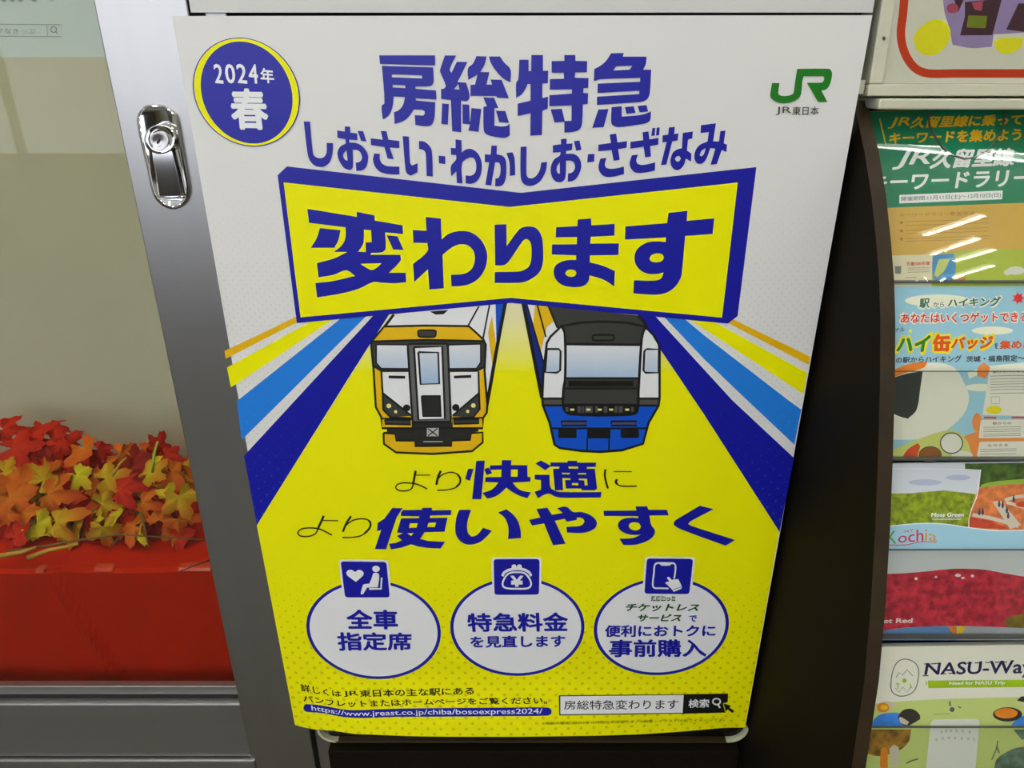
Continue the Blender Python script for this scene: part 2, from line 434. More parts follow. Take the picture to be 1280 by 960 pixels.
CLOTHW = mat('showcase_lining', rgb(196, 191, 170), 0.85, noise=0.06, nscale=9, bump=0.2)
box('back_panel', -1.2, -0.235, 0.30, 0.31, 0.45, 2.0, CLOTHW, sc)
box('side_panel', -0.2425, -0.2365, 0.031, 0.30, 0.45, 2.0, CLOTHW, sc)
box('far_side_panel', -1.2, -1.194, 0.031, 0.30, 0.45, 2.0, CLOTHW, sc)
box('base_panel', -1.193, -0.2435, 0.031, 0.299, 0.60, 0.615, CLOTHW, sc)
CL_ = bpy.data.materials.new('added_case_light'); CL_.use_nodes = True
_b = CL_.node_tree.nodes['Principled BSDF']; _b.inputs['Emission Color'].default_value = (1.0, 0.95, 0.82, 1); _b.inputs['Emission Strength'].default_value = 38.0
box('added_case_tube', -1.15, -0.28, 0.05, 0.065, 1.96, 1.975, CL_, sc)  # unseen lamp added to brighten the showcase lining
box('top_panel', -1.193, -0.2435, 0.031, 0.299, 1.985, 2.0, CLOTHW, sc)
# lock and lift handle let into the stile
STILE = Flat((0, 0.003, H), (0, -1, 0))
def loft(name, rings, m, parent, cap=True, smooth=True):
    """rings: list of (list of px points, lift); same count each"""
    V = []; F = []; n = len(rings[0][0])
    for pts, lf in rings: V += [STILE.hit(p[0], p[1], lf) for p in pts]
    for k in range(len(rings)-1):
        for i in range(n): F.append((k*n+i, k*n+(i+1) % n, (k+1)*n+(i+1) % n, (k+1)*n+i))
    if cap: F.append(tuple(range((len(rings)-1)*n, len(rings)*n)))
    o = mesh_obj(name, V, F, m, parent)
    bm = bmesh.new(); bm.from_mesh(o.data); bmesh.ops.recalc_face_normals(bm, faces=bm.faces)
    top = max(bm.faces, key=lambda q: -q.calc_center_median().y)
    if top.normal.y > 0:
        for q in bm.faces: q.normal_flip()
    bm.to_mesh(o.data); bm.free()
    if smooth:
        o.data.polygons.foreach_set('use_smooth', [True]*len(o.data.polygons))
        s = o.modifiers.new('edge', 'EDGE_SPLIT'); s.split_angle = 0.9
    return o
def LV(p): return (150+p[0]/6.0, 115+p[1]/6.0)
def inset(pts, d):
    n = len(pts); out = []
    for i in range(n):
        a, b, c = Vector(pts[i-1]), Vector(pts[i]), Vector(pts[(i+1) % n]); t = (c-a).normalized(); nn = Vector((-t.y, t.x))
        out.append(tuple(b+nn*d))
    return out
esc = [LV(p) for p in [(255, 90), (330, 98), (390, 135), (428, 190), (455, 330), (490, 530), (522, 720), (508, 810), (462, 862), (400, 881), (330, 862), (270, 810), (237, 740), (202, 580), (165, 430), (126, 235), (130, 170), (168, 115), (210, 95)]]
esc = [tuple(p) for p in smooth_poly(esc, n=3)]
lk = mesh_obj('lock_handle', [(-0.278, 0.003, 1.40)], [], CHROME, sc); lk['label'] = 'chrome key lock with a flush lift handle'
_d = -1 if (Vector(inset(esc, 1.0)[0])-Vector((195, 190))).length > (Vector(esc[0])-Vector((195, 190))).length else 1
loft('escutcheon', [(esc, 0.0), (inset(esc, 0.5*_d), 0.0022), (inset(esc, 1.6*_d), 0.0036), (inset(esc, 3.0*_d), 0.0040), (inset(esc, 4.2*_d), 0.0034)], CHROME, lk)
def circ(cx, cy, rx, ry, n=40): return [LV((cx+rx*math.cos(-i*2*math.pi/n), cy+ry*math.sin(-i*2*math.pi/n))) for i in range(n)]
loft('lock_collar', [(circ(302, 357, 122, 112), 0.0030), (circ(301, 356, 120, 110), 0.0072), (circ(299, 355, 110, 101), 0.0082), (circ(296, 358, 84, 85), 0.0080), (circ(294, 362, 80, 82), 0.0070)], CHROME, lk)
BARR = mat('lock_barrel_metal', rgb(190, 188, 184), 0.28, 1.0)
loft('lock_barrel', [(circ(290, 370, 74, 76), 0.0068), (circ(289, 371, 70, 72), 0.0078), (circ(289, 371, 40, 42), 0.0079), (circ(289, 371, 36, 38), 0.0077)], BARR, lk)
a = Art(STILE, 0.0082); a.view(150, 115, 6).S(13, [(278, 388), (298, 352)], smooth=False); a.E(286, 372, 10, 10)
a.done('keyhole', DARK, lk)
lev = [LV(p) for p in [(238, 440), (395, 440), (428, 600), (462, 768), (448, 782), (300, 785), (290, 770), (262, 600)]]
loft('lift_lever', [(lev, 0.0030), (inset(lev, 0.4*_d), 0.0060), (inset(lev, 1.2*_d), 0.0066)], CHROME, lk, smooth=False)
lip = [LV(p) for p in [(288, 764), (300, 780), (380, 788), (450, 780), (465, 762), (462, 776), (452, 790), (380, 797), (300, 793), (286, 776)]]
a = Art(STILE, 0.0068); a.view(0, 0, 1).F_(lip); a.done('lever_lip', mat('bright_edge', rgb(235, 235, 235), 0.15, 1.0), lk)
a = Art(STILE, 0.0045); a.view(150, 115, 6).S(7, [(395, 440), (432, 600), (466, 768)]); a.done('lever_gap', DARK, lk)

# pale notice inside the showcase
NOT = Flat((0, 0.026, H), (0, -1, 0))
nt_ = empty('pale_notice', (-0.6, 0.026, 1.5), 'pale green notice with a printed search box, behind the showcase glass', 'poster')
zn = NOT.hit(60, 71.5).z
box('sheet', -0.80, -0.3065, 0.0255, 0.027, zn, 1.95, ink('notice_paper', 208, 211, 204, 0.7), nt_)
g = ink('grey_print', 120, 126, 122); NOT = Flat((0, 0.0250, H), (0, -1, 0))
a = Art(NOT, 0.0001).view(0, 0, 4.923)
a.outline(4, [(-60, 148), (375, 152), (378, 226), (-60, 222)]); a.S(3, [(288, 155), (292, 222)])
a.text('クなきっぷ', [(-22, 172), (216, 178)], [(-20, 206), (218, 210)], 0.0)
a.ring(330, 182, 17, 17, 6); a.S(6, [(340, 194), (352, 206)])
for x in (20, 72, 122, 205): a.S(9, [(x-12, -10), (x-4, 4), (x+10, 6), (x+16, -8)])
a.ring(318, -2, 10, 10, 4)
a.done('search_box_print', g, nt_)

# red cloth covered box
RED = mat('red_cloth', rgb(186, 32, 0), 0.85, 0, 0.08, noise=0.10, nscale=30, bump=0.25)
BOXF = Flat((0, 0.045, H), (0, -1, 0)); zbt = BOXF.hit(150, 713).z
rb = empty('cloth_covered_box', (-0.6, 0.14, 0.63), 'long box wrapped in red cloth under the autumn leaves', 'box')
# wrapped body with a few real folds in its front face
V = []; F = []; NX, NZ = 260, 26
def front(x, z):
    y = 0.045
    f1 = x-(-0.5055+(zbt-z)*0.26); y -= 0.0040*math.exp(-(f1/0.0055)**2)*min(1, (zbt-z)/0.03)
    y += 0.0035*max(0, min(1, f1/0.008)) * math.exp(-max(0, f1)/0.08)
    y += 0.0012*math.sin(x*21+z*9)+0.0008*math.sin(x*53-z*31)
    return y
for i in range(NX+1):
    x = -1.15+(0.905)*i/NX
    for j in range(NZ+1):
        z = 0.616+(zbt-0.004-0.616)*j/NZ; V.append((x, front(x, z), z))
    V.append((x, front(x, zbt)+0.004, zbt)); V.append((x, 0.29, zbt+0.001)); V.append((x, 0.29, 0.616))
NR = NZ+4
for i in range(NX):
    for j in range(NR-1): F.append((i*NR+j, (i+1)*NR+j, (i+1)*NR+j+1, i*NR+j+1))
F.append(tuple(range(NR))); F.append(tuple(range(NX*NR+NR-1, NX*NR-1, -1)))
mesh_obj('cloth_cover', V, F, RED, rb, smooth=False)
TAPE = mat('clear_tape', rgb(200, 58, 26), 0.25, 0, 0.6)
def tape(px0, px1, py):
    p = BOXF.hit(px0, py); q = BOXF.hit(px1, py)
    y = front(p.x, zbt)-0.0006
    v = [(p.x, y-0.0006, zbt-0.0015), (q.x, y-0.0006, zbt-0.0018), (q.x, y+0.002, zbt+0.0008), (p.x, y+0.002, zbt+0.0010), (p.x, y+0.010, zbt+0.0014), (q.x, y+0.010, zbt+0.0014)]
    mesh_obj('clear_tape', v, [(0, 1, 2, 3), (3, 2, 5, 4)], TAPE, rb)
tape(117, 140, 714); tape(222, 262, 714); tape(44, 54, 709)

# ------------------------------------------------------------------ autumn leaf garland on the box
random.seed(11)
def leafmat(name, c1, c2):
    m = bpy.data.materials.new(name); m.use_nodes = True; nt = m.node_tree; L = nt.links; b = nt.nodes['Principled BSDF']
    tc = nt.nodes.new('ShaderNodeTexCoord'); gr = nt.nodes.new('ShaderNodeTexGradient'); gr.gradient_type = 'SPHERICAL'
    mp = nt.nodes.new('ShaderNodeMapping'); mp.inputs['Scale'].default_value = (28, 28, 28)
    n = nt.nodes.new('ShaderNodeTexNoise'); n.inputs['Scale'].default_value = 55
    mx = nt.nodes.new('ShaderNodeMixRGB'); mx.inputs[1].default_value = c2; mx.inputs[2].default_value = c1
    ad = nt.nodes.new('ShaderNodeMath'); ad.operation = 'ADD'; sb = nt.nodes.new('ShaderNodeMath'); sb.operation = 'SUBTRACT'; sb.inputs[1].default_value = 0.5
    L.new(tc.outputs['Object'], mp.inputs[0]); L.new(mp.outputs[0], gr.inputs[0]); L.new(tc.outputs['Object'], n.inputs['Vector'])
    L.new(n.outputs[0], sb.inputs[0]); L.new(gr.outputs[0], ad.inputs[0]); L.new(sb.outputs[0], ad.inputs[1])
    L.new(ad.outputs[0], mx.inputs[0]); L.new(mx.outputs[0], b.inputs['Base Color'])
    b.inputs['Roughness'].default_value = 0.7; b.inputs['Specular IOR Level'].default_value = 0.2; b.inputs['Subsurface Weight'].default_value = 0.0
    return m
LM = [leafmat('leaf_scarlet', rgb(190, 38, 6), rgb(160, 18, 4)), leafmat('leaf_orange', rgb(200, 108, 12), rgb(186, 56, 6)),
      leafmat('leaf_gold', rgb(186, 156, 14), rgb(184, 84, 8)), leafmat('leaf_yellow_green', rgb(196, 186, 20), rgb(180, 124, 14)),
      leafmat('leaf_crimson', rgb(150, 30, 14), rgb(120, 16, 10))]
def maple(lobes, curl, seed):
    rnd = random.Random(seed); pts = []
    angs = [i*((256 if lobes == 5 else 180)/(lobes-1))-(128 if lobes == 5 else 90)+90 for i in range(lobes)]
    lens = {3: [.8, 1, .8], 5: [.62, .92, 1.1, .92, .62]}[lobes]
    prof = []
    for a_, l in zip(angs, lens):
        l *= 1+rnd.uniform(-.1, .1)
        prof += [(a_-(24 if lobes == 5 else 36), .56), (a_-20, l*.70), (a_-15, l*.84), (a_-8, l*.86), (a_, l), (a_+8, l*.86), (a_+15, l*.84), (a_+20, l*.70), (a_+(24 if lobes == 5 else 36), .56)]
    V = [(0, 0, 0)]; R = 0.030
    for ring in (0.5, 1.0):
        for a_, l in prof:
            t = math.radians(a_); r = R*l*ring
            z = -curl*R*(l*ring)**2*0.55 + 0.10*R*math.sin(t*5+seed)*ring + (0.12*R*ring if abs(l) < .5 else 0)
            V.append((r*math.cos(t), r*math.sin(t), z))
    n = len(prof); F = []
    for i in range(n-1): F.append((0, 1+i, 2+i)); F.append((1+i, 1+n+i, 2+n+i, 2+i))
    return V, F
LEAFME = []
for k, (lb, cu) in enumerate([(5, .5), (5, -.35), (3, .6), (5, .9), (3, -.5)]):
    for mi, mm in enumerate(LM):
        V, F = maple(lb, cu, k); me = bpy.data.meshes.new('leaf'); me.from_pydata(V, [], F); me.materials.append(mm)
        me.polygons.foreach_set('use_smooth', [True]*len(F)); me.update(); LEAFME.append((k, mi, me))
def leafme(k, mi): return LEAFME[k*5+mi][2]
ga = empty('leaf_garland', (-0.5, 0.12, zbt), 'garland of artificial maple leaves in red, orange and yellow on the red box', 'garland')
def leaf_at(P, facing, s, k, mi, roll=0.0, tilt=(0, 0)):
    o = bpy.data.objects.new('leaf', leafme(k, mi)); link(o, ga)
    z = Vector(facing).normalized(); q = z.to_track_quat('Z', 'Y'); q = q @ Vector((0, 0, 1)).to_track_quat('Z', 'Y')
    from mathutils import Euler, Quaternion
    q = q @ Quaternion((0, 0, 1), roll)
    o.rotation_mode = 'QUATERNION'; o.rotation_quaternion = q
    o.location = Vector(P)-Vector(ga.location); o.scale = (s, s, s)
def at(px, py, y): 
    d = ray(px, py); return CAM+d*((y-CAM.y)/d.y)
# named leaves seen clearly (px, py, depth, shape, colour, size, roll)
LV_ = [(16, 560, .17, 0, 0, 1.25, 1.9), (36, 548, .19, 3, 0, 1.0, 1.2), (75, 556, .18, 0, 0, 1.0, 2.2), (104, 560, .16, 1, 1, 1.1, 1.4), (122, 562, .17, 3, 0, .9, .5),
       (96, 594, .12, 0, 3, .85, 1.2), (54, 600, .12, 1, 2, 1.1, 2.8), (30, 588, .14, 3, 0, 1.0, .4), (12, 622, .10, 0, 1, 1.3, 1.0), (22, 606, .12, 4, 1, 1.2, 2.2),
       (60, 618, .10, 3, 1, 1.2, 1.7), (132, 598, .11, 0, 2, .95, 1.9), (150, 570, .16, 3, 1, 1.0, .9), (168, 574, .16, 4, 4, .9, 1.4), (191, 580, .13, 2, 3, .7, 1.6),
       (186, 592, .11, 0, 2, .9, 2.6), (214, 590, .12, 1, 1, 1.0, 1.2), (224, 620, .08, 0, 2, 1.0, .3), (210, 622, .085, 4, 3, .8, 2.8), (178, 628, .09, 3, 1, .8, 1.6),
       (126, 630, .10, 1, 2, .9, 1.0), (150, 612, .10, 3, 0, 1.1, 2.0), (70, 652, .08, 3, 2, 1.2, 2.5), (46, 655, .08, 4, 3, 1.0, 1.1), (92, 655, .085, 1, 2, 1.0, .6),
       (110, 660, .09, 3, 1, 1.0, 2.2), (145, 655, .09, 1, 4, 1.0, 1.5), (196, 655, .085, 3, 4, 1.0, 1.0), (200, 650, .08, 2, 1, .8, 2.6), (170, 660, .09, 3, 0, .9, 1.8),
       (10, 655, .09, 0, 0, 1.1, 1.3), (28, 640, .09, 2, 1, 1.1, .5), (225, 650, .09, 1, 4, .9, .2), (235, 580, .15, 3, 4, 1.0, .9), (60, 575, .17, 3, 4, 1.0, 1.9),
       (130, 580, .16, 1, 4, 1.0, .3), (5, 590, .15, 1, 2, 1.0, 1.2), (160, 590, .14, 1, 4, .9, 1.8), (240, 600, .12, 1, 1, .9, 2.4), (252, 592, .13, 3, 1, .9, 1.0), (246, 582, .15, 0, 4, .9, 1.8), (262, 606, .12, 0, 1, 1.0, .6), (232, 588, .13, 1, 2, .8, 1.3), (110, 610, .12, 1, 1, .9, 2.9), (50, 540, .2, 4, 0, .8, 2.2), (4, 536, .2, 3, 0, 1.0, 1.4)]
CZ = Vector((0, -0.62, 0.55))
for i, (px, py, y, k, mi, s, r) in enumerate(LV_):
    P = at(px, py, y+0.02); P.z = max(P.z, zbt+0.012)
    fc = CZ+Vector((random.uniform(-.4, .4), random.uniform(-.25, .25), random.uniform(-.3, .4)))
    leaf_at(P, fc, s*0.92, k, mi, r+random.uniform(-.2, .2))
for i in range(150):
    px = random.uniform(-330, 262); y = random.uniform(.07, .24)
    x = at(px, 600, y).x
    if x > -0.262: continue
    z = zbt+0.008+random.uniform(0, .046)*(0.45+1.2*(y-.06)/.16)
    back = y > .15
    if px > 110 and back: z = zbt+0.008+(z-zbt-0.008)*0.45
    mi = random.choice([0, 0, 1, 4, 0] if back else [1, 2, 2, 3, 4, 1, 0])
    fc = CZ+Vector((random.uniform(-.6, .6), random.uniform(-.4, .4), random.uniform(-.5, .5)))
    leaf_at((x, y+.01, z), fc, random.uniform(.6, .88), random.randrange(5), mi, random.uniform(0, 6.28))
# thin twigs that carry the leaves
def twig(pts, r, m):
    V = []; F = []; n = 6; P = [Vector(p) for p in pts]
    for i, p in enumerate(P):
        d = (P[min(i+1, len(P)-1)]-P[max(i-1, 0)]).normalized(); u = d.orthogonal().normalized(); w_ = d.cross(u)
        rr = r*(1-0.5*i/(len(P)-1))
        for k in range(n): a_ = k*2*math.pi/n; V.append(p+(u*math.cos(a_)+w_*math.sin(a_))*rr)
    for i in range(len(P)-1):
        for k in range(n): F.append((i*n+k, i*n+(k+1) % n, (i+1)*n+(k+1) % n, (i+1)*n+k))
    F += [tuple(range(n))[::-1], tuple(range((len(P)-1)*n, len(P)*n))]
    mesh_obj('twig', V, F, m, ga, smooth=True)
TW = mat('twig_olive', rgb(112, 84, 26), 0.7); TW2 = mat('twig_gold', rgb(190, 140, 44), 0.6)
def tw(pl, r=.0014, m=None): twig([at(*p) for p in pl], r, m or TW)
tw([(8, 690, .055), (60, 682, .056), (100, 675, .057), (150, 668, .06), (262, 675, .06)], .0016)
tw([(0, 695, .052), (28, 690, .05), (45, 684, .052)], .003, TW2)
tw([(36, 697, .048), (60, 688, .048), (98, 680, .052)], .003, TW2)
tw([(176, 640, .07), (182, 665, .058), (186, 684, .05)], .0014)
tw([(152, 668, .065), (142, 680, .055), (136, 690, .05)], .0014)
tw([(140, 595, .10), (150, 580, .11), (158, 572, .12)], .0022, TW2)
tw([(190, 590, .10), (193, 565, .12), (197, 552, .12)], .0022, mat('twig_lime', rgb(170, 180, 40), 0.6))
tw([(262, 700, .046), (240, 708, .042), (222, 716, .040)], .0009, mat('twig_dark', rgb(60, 20, 12), 0.6))

# ------------------------------------------------------------------ the poster
po = empty('train_poster', (0.006, -0.001, H), 'large white and yellow poster with two drawn train fronts and purple-blue Japanese headline', 'poster')
LFT = [0.0]
def art(surf=None, step=1.2e-5):
    LFT[0] += step; return Art(surf or POSTER, LFT[0])
BLUE_C = rgb(22, 26, 158)
BLUE = mat('print_blue', BLUE_C, 0.36, 0, 0.38)
BLUE_D = dotted('print_blue_dotted', BLUE_C, rgb(44, 70, 190), r_top=0.0, r_bot=0.22, z_top=-0.26, z_bot=-0.50)
YEL_C = (0.93, 0.90, 0.001, 1)
YEL = mat('print_yellow', YEL_C, 0.4, 0, 0.15)
YEL_G = dotted('print_yellow_field', YEL_C, rgb(228, 210, 0), r_top=0.0, r_bot=0.20, z_top=-0.44, z_bot=-0.58, grad=(rgb(240, 236, 196), -0.250, -0.186))
ORA = mat('print_orange', rgb(238, 190, 10), 0.38); ORA_D = dotted('print_orange_dotted', rgb(238, 186, 10), rgb(240, 226, 120), r_top=0.0, r_bot=0.28, z_top=-0.25, z_bot=-0.34, pitch=0.006)
LB_D = dotted('print_sky_blue_dotted', rgb(38, 130, 226), rgb(90, 170, 236), r_top=0.0, r_bot=0.27, z_top=-0.27, z_bot=-0.42)
PAPER = dotted('poster_paper', rgb(232, 231, 226), rgb(218, 217, 211), pitch=0.0052, r_top=0.0, r_bot=0.16, z_top=-0.02, z_bot=-0.20, rough=0.42)
W = mat('print_white', rgb(242, 243, 241), 0.42, 0, 0.4)
BLK = ink('print_black', 22, 24, 20); DG = ink('print_dark_grey', 62, 62, 58); MG = ink('print_mid_grey', 104, 104, 102); LG = ink('print_light_grey', 190, 190, 184)
GRN = ink('print_green', 22, 122, 20); TBLUE = ink('print_train_blue', 10, 84, 205)
SKYW = dotted('print_window_tint', rgb(158, 190, 222), rgb(158, 190, 222), r_top=0.0, r_bot=0.0, grad=(rgb(236, 238, 238), -0.262, -0.222))

edge = [(215, 20), (1090.5, 19), (931.5, 909.5), (915, 909.6), (900, 910.2), (880, 912), (849, 914.7), (800, 918), (740, 919.8), (650, 921), (560, 921.0), (510, 920.2), (478.5, 918.8), (455, 918), (441.9, 917.4), (428, 915.2), (415, 913.3), (404, 912.6), (393.4, 911.9), (380, 909.2), (369, 906.5)]
a = Art(POSTER, 0.0).F_(edge, smooth=False); pp = a.done('paper', PAPER, po)
sol = pp.modifiers.new('thickness', 'SOLIDIFY'); sol.thickness = 0.0003; sol.offset = -1

# coloured ground and rays
LFT[0] = 5e-5; a = art().F_([(321, 656), (487, 392), (638, 372), (812, 392), (974, 664), (931.3, 909.4)]+edge[3:-1]+[(368.8, 906.3)], smooth=False); a.done('yellow_field', YEL_G, po)
a = art(); a.F_([(467, 394), (305, 569.7), (321, 656.5), (440, 465.5), (487, 392)], smooth=False)
a.F_([(796, 392), (818, 394), (915, 500), (992.6, 572.5), (974.4, 665), (880, 518), (824.6, 435.7)], smooth=False); a.done('dark_blue_ray', BLUE_D, po, split=True)
a = art(); a.F_([(428.7, 396), (295.9, 501.5), (302, 550), (352.5, 500), (459, 394)], smooth=False)
a.F_([(830, 396), (880, 448.7), (933.7, 500), (993, 556), (1001.5, 512), (985, 500), (880, 419), (856, 399)], smooth=False); a.done('sky_blue_ray', LB_D, po, split=True)
a = art(); a.F_([(390, 401), (283.7, 459.4), (288.7, 484.4), (415, 400), (420, 397)], smooth=False)
a.F_([(860, 398), (894, 403), (1009, 466), (1004, 492.5), (880, 411)], smooth=False); a.done('yellow_ray', YEL, po, split=True)
a = art(); a.F_([(370, 396), (280.6, 438.8), (282, 448.5), (372, 402.5)], smooth=False)
a.F_([(908, 402), (914, 398), (1012.5, 445.6), (1011, 456), (910, 403.7)], smooth=False); a.done('orange_ray', ORA_D, po, split=True)

# ---- left train
T1 = (440, 360, 4.3636)
def heavy(a_):
    a_.wk = 1.28; return a_
def t1(): return heavy(art().view(*T1))
t1().F_([(175, 215), (225, 145), (835, 75), (735, 620), (720, 300), (640, 210)], smooth=False).done('white_train_side', W, po)
a = t1().F_([(763, 150), (742, 245), (765, 418), (785, 300)], smooth=False); a.done('orange_patch', ORA, po)
t1().F_([(783, 75), (838, 75), (803, 290), (788, 305)], smooth=False).done('blue_patch', TBLUE, po)
a = t1(); a.S(15, [(838, 75), (790, 330), (735, 640), (718, 700)]); a.S(7, [(692, 100), (630, 212)]); a.S(7, [(750, 92), (713, 285)]); a.S(11, [(228, 145), (175, 215), (112, 285)], smooth=False)
a.F_([(425, 128), (525, 120), (500, 143), (455, 145)]); a.done('train_side_outline', BLK, po, split=True)
fr = [(104, 310), (112, 286), (175, 210), (400, 205), (638, 208), (716, 280), (730, 308), (723, 450), (738, 640), (735, 680), (714, 710), (714, 765), (163, 765), (160, 705), (130, 650), (117, 440)]
a = t1().F_(fr, thr=30); a.done('train_front', ORA, po)
sk = [(172, 790), (235, 795), (240, 832), (342, 832), (342, 862), (545, 860), (545, 832), (645, 828), (650, 792), (713, 788), (713, 842), (655, 890), (440, 905), (240, 897), (174, 850)]
t1().F_(sk, smooth=False).done('train_skirt', ORA, po)
t1().F_([(108, 292), (400, 283), (720, 290), (728, 320), (722, 432), (680, 456), (160, 452), (118, 425), (104, 318)], smooth=False).done('window_band', DG, po)
a = t1(); a.F_([(160, 460), (312, 458), (325, 700), (167, 570)], smooth=False); a.F_([(530, 460), (690, 455), (692, 575), (545, 700)], smooth=False); a.done('white_panel', W, po, split=True)
a = t1(); a.F_([(168, 573), (325, 697), (210, 706), (170, 665)], smooth=False); a.F_([(693, 573), (697, 660), (660, 706), (545, 700)], smooth=False); a.F_([(180, 718), (320, 720), (320, 745), (180, 742)], smooth=False); a.F_([(556, 718), (693, 715), (693, 738), (556, 742)], smooth=False)
a.F_(rrect([(358, 230), (459, 230), (455, 268), (363, 268)], .25)); a.done('train_grey_detail', DG, po, split=True)
a = t1(); a.F_([(132, 308), (302, 310), (310, 440), (160, 440), (132, 408)], smooth=False); a.F_([(525, 310), (700, 305), (703, 405), (678, 440), (528, 440)], smooth=False); a.done('cab_window', SKYW, po, split=True)
t1().F_(rrect([(303, 305), (522, 303), (540, 730), (330, 732)], .05), smooth=False).done('door_surround', MG, po)
t1().F_([(342, 325), (490, 320), (505, 712), (365, 716)], smooth=False).done('door_leaf', W, po)
t1().F_([(362, 350), (470, 352), (476, 522), (374, 525)], smooth=False).done('door_window', SKYW, po)
a = t1(); a.F_([(190, 765), (330, 765), (330, 728), (545, 728), (548, 765), (690, 765), (690, 782), (650, 790), (645, 828), (545, 835), (545, 860), (342, 862), (342, 830), (240, 832), (235, 795), (190, 790)], smooth=False)
a.F_([(380, 590), (480, 588), (485, 700), (388, 700)], smooth=False); a.done('train_underframe', ink('print_charcoal', 42, 42, 38), po)
a = t1(); OUT = 9
a.outline(OUT, fr); a.outline(OUT, sk)
a.S(9, [(108, 292), (400, 283), (720, 290)], smooth=False); a.S(9, [(118, 425), (160, 452), (312, 452)], smooth=False); a.S(9, [(528, 452), (680, 452), (722, 430)], smooth=False)
a.S(8, [(160, 455), (167, 570), (170, 665), (210, 706), (325, 710)], smooth=False); a.S(8, [(168, 573), (325, 697)], smooth=False); a.S(8, [(690, 455), (693, 575), (697, 660), (660, 706), (548, 710)], smooth=False); a.S(8, [(693, 573), (548, 697)], smooth=False)
a.outline(7, [(132, 308), (302, 310), (310, 440), (160, 440), (132, 408)]); a.outline(7, [(525, 310), (700, 305), (703, 405), (678, 440), (528, 440)])
a.outline(9, rrect([(303, 305), (522, 303), (540, 730), (330, 732)], .05)); a.outline(9, [(338, 323), (492, 320), (507, 714), (362, 718)])
a.outline(9, [(362, 350), (470, 352), (476, 522), (374, 525)]); a.outline(8, [(380, 590), (480, 588), (485, 700), (388, 700)])
a.S(12, [(200, 485), (290, 487)]); a.S(12, [(556, 486), (650, 482)])
a.S(7, [(163, 712), (328, 715), (328, 765), (163, 765)], smooth=False); a.S(7, [(714, 765), (548, 765), (548, 712), (714, 708)], smooth=False)
a.outline(7, [(180, 718), (320, 720), (320, 745), (180, 742)]); a.outline(7, [(556, 718), (693, 715), (693, 738), (556, 742)])
a.outline(7, rrect([(358, 230), (459, 230), (455, 268), (363, 268)], .25))
a.E(298, 654, 20, 19); a.E(566, 652, 20, 19); a.S(6, [(330, 700), (330, 765)]); a.done('train_front_outline', BLK, po)
a = t1(); a.E(201, 643, 13, 12); a.E(238, 675, 9, 9); a.E(662, 641, 13, 12); a.E(631, 673, 9, 9); a.done('head_lamp_print', ink('print_lamp', 236, 236, 140), po)
a = t1(); a.F_([(405, 760), (475, 760), (475, 812), (405, 812)], smooth=False); a.S(4, [(390, 838), (495, 838)]); a.done('coupler_print', LG, po)
a = t1(); a.outline(6, [(405, 760), (475, 760), (475, 812), (405, 812)]); a.S(5, [(415, 768), (466, 806)]); a.S(5, [(466, 766), (415, 806)]); a.done('coupler_outline', BLK, po)

# ---- right train
T2 = (640, 360, 4.3636)
def t2(): return heavy(art().view(*T2))
t2().F_([(70, 80), (200, 90), (250, 215), (195, 290), (175, 470), (165, 560)], smooth=False).done('white_train_side', W, po)
t2().F_([(126, 90), (200, 92), (229, 180), (190, 212), (163, 320), (150, 372), (112, 225)], smooth=False).done('orange_patch', ORA, po)
t2().F_([(66, 80), (82, 85), (175, 430), (165, 590)], smooth=False).done('blue_patch', ink('print_deep_blue', 16, 40, 130), po)
t2().F_([(196, 95), (690, 150), (738, 215), (500, 190), (280, 212), (246, 217)], smooth=False).done('train_roof', DG, po)
a = t2(); a.S(15, [(58, 70), (110, 330), (163, 600)], smooth=False); a.S(6, [(80, 85), (176, 420)]); a.S(7, [(138, 92), (185, 268)]); a.S(8, [(196, 92), (248, 218)]); a.S(12, [(685, 150), (715, 180), (735, 215)]); a.done('train_side_outline', BLK, po, split=True)
f2 = [(165, 605), (172, 450), (190, 300), (210, 265), (270, 208), (380, 188), (500, 183), (620, 188), (725, 210), (770, 255), (800, 305), (805, 340), (805, 600), (800, 640), (745, 735), (714, 850), (600, 885), (480, 894), (380, 889), (260, 873), (232, 855), (205, 735), (168, 640)]
t2().F_(f2, thr=45).done('train_front', W, po)
t2().F_([(167, 640), (802, 642), (745, 735), (714, 850), (600, 885), (480, 894), (380, 889), (260, 873), (232, 855), (205, 735)], smooth=False).done('train_lower_front', TBLUE, po)
a = t2(); a.F_([(272, 208), (400, 188), (500, 184), (620, 188), (725, 212), (706, 300), (700, 312), (293, 305), (285, 250)], smooth=False); a.F_([(288, 488), (692, 488), (690, 637), (280, 637)], smooth=False); a.done('train_roof_front', DG, po)
t2().F_([(293, 306), (700, 312), (692, 490), (291, 490)], smooth=False).done('windscreen', SKYW, po)
a = t2(); a.F_([(167, 603), (278, 603), (280, 638), (167, 635)], smooth=False); a.F_([(688, 603), (804, 603), (800, 640), (688, 640)], smooth=False); a.done('grey_band', ink('print_taupe', 88, 84, 76), po)
sw = [[(190, 333), (255, 333), (265, 345), (263, 450), (245, 462), (181, 460)], [(735, 333), (801, 335), (800, 462), (728, 462), (717, 450), (722, 345)]]
a = t2(); a.F_(sw[0], smooth=False); a.F_(sw[1], smooth=False); a.done('side_window', SKYW, po, split=True)
a = t2(); a.outline(10, f2); a.S(11, [(272, 210), (288, 250), (290, 490), (280, 560), (283, 660), (320, 688), (650, 690), (683, 670), (690, 560), (706, 290), (716, 240), (730, 214)])
a.S(11, [(290, 306), (702, 310)]); a.S(9, [(288, 492), (692, 492)]); a.S(24, [(308, 522), (662, 522)]); a.S(9, [(288, 548), (690, 548)])
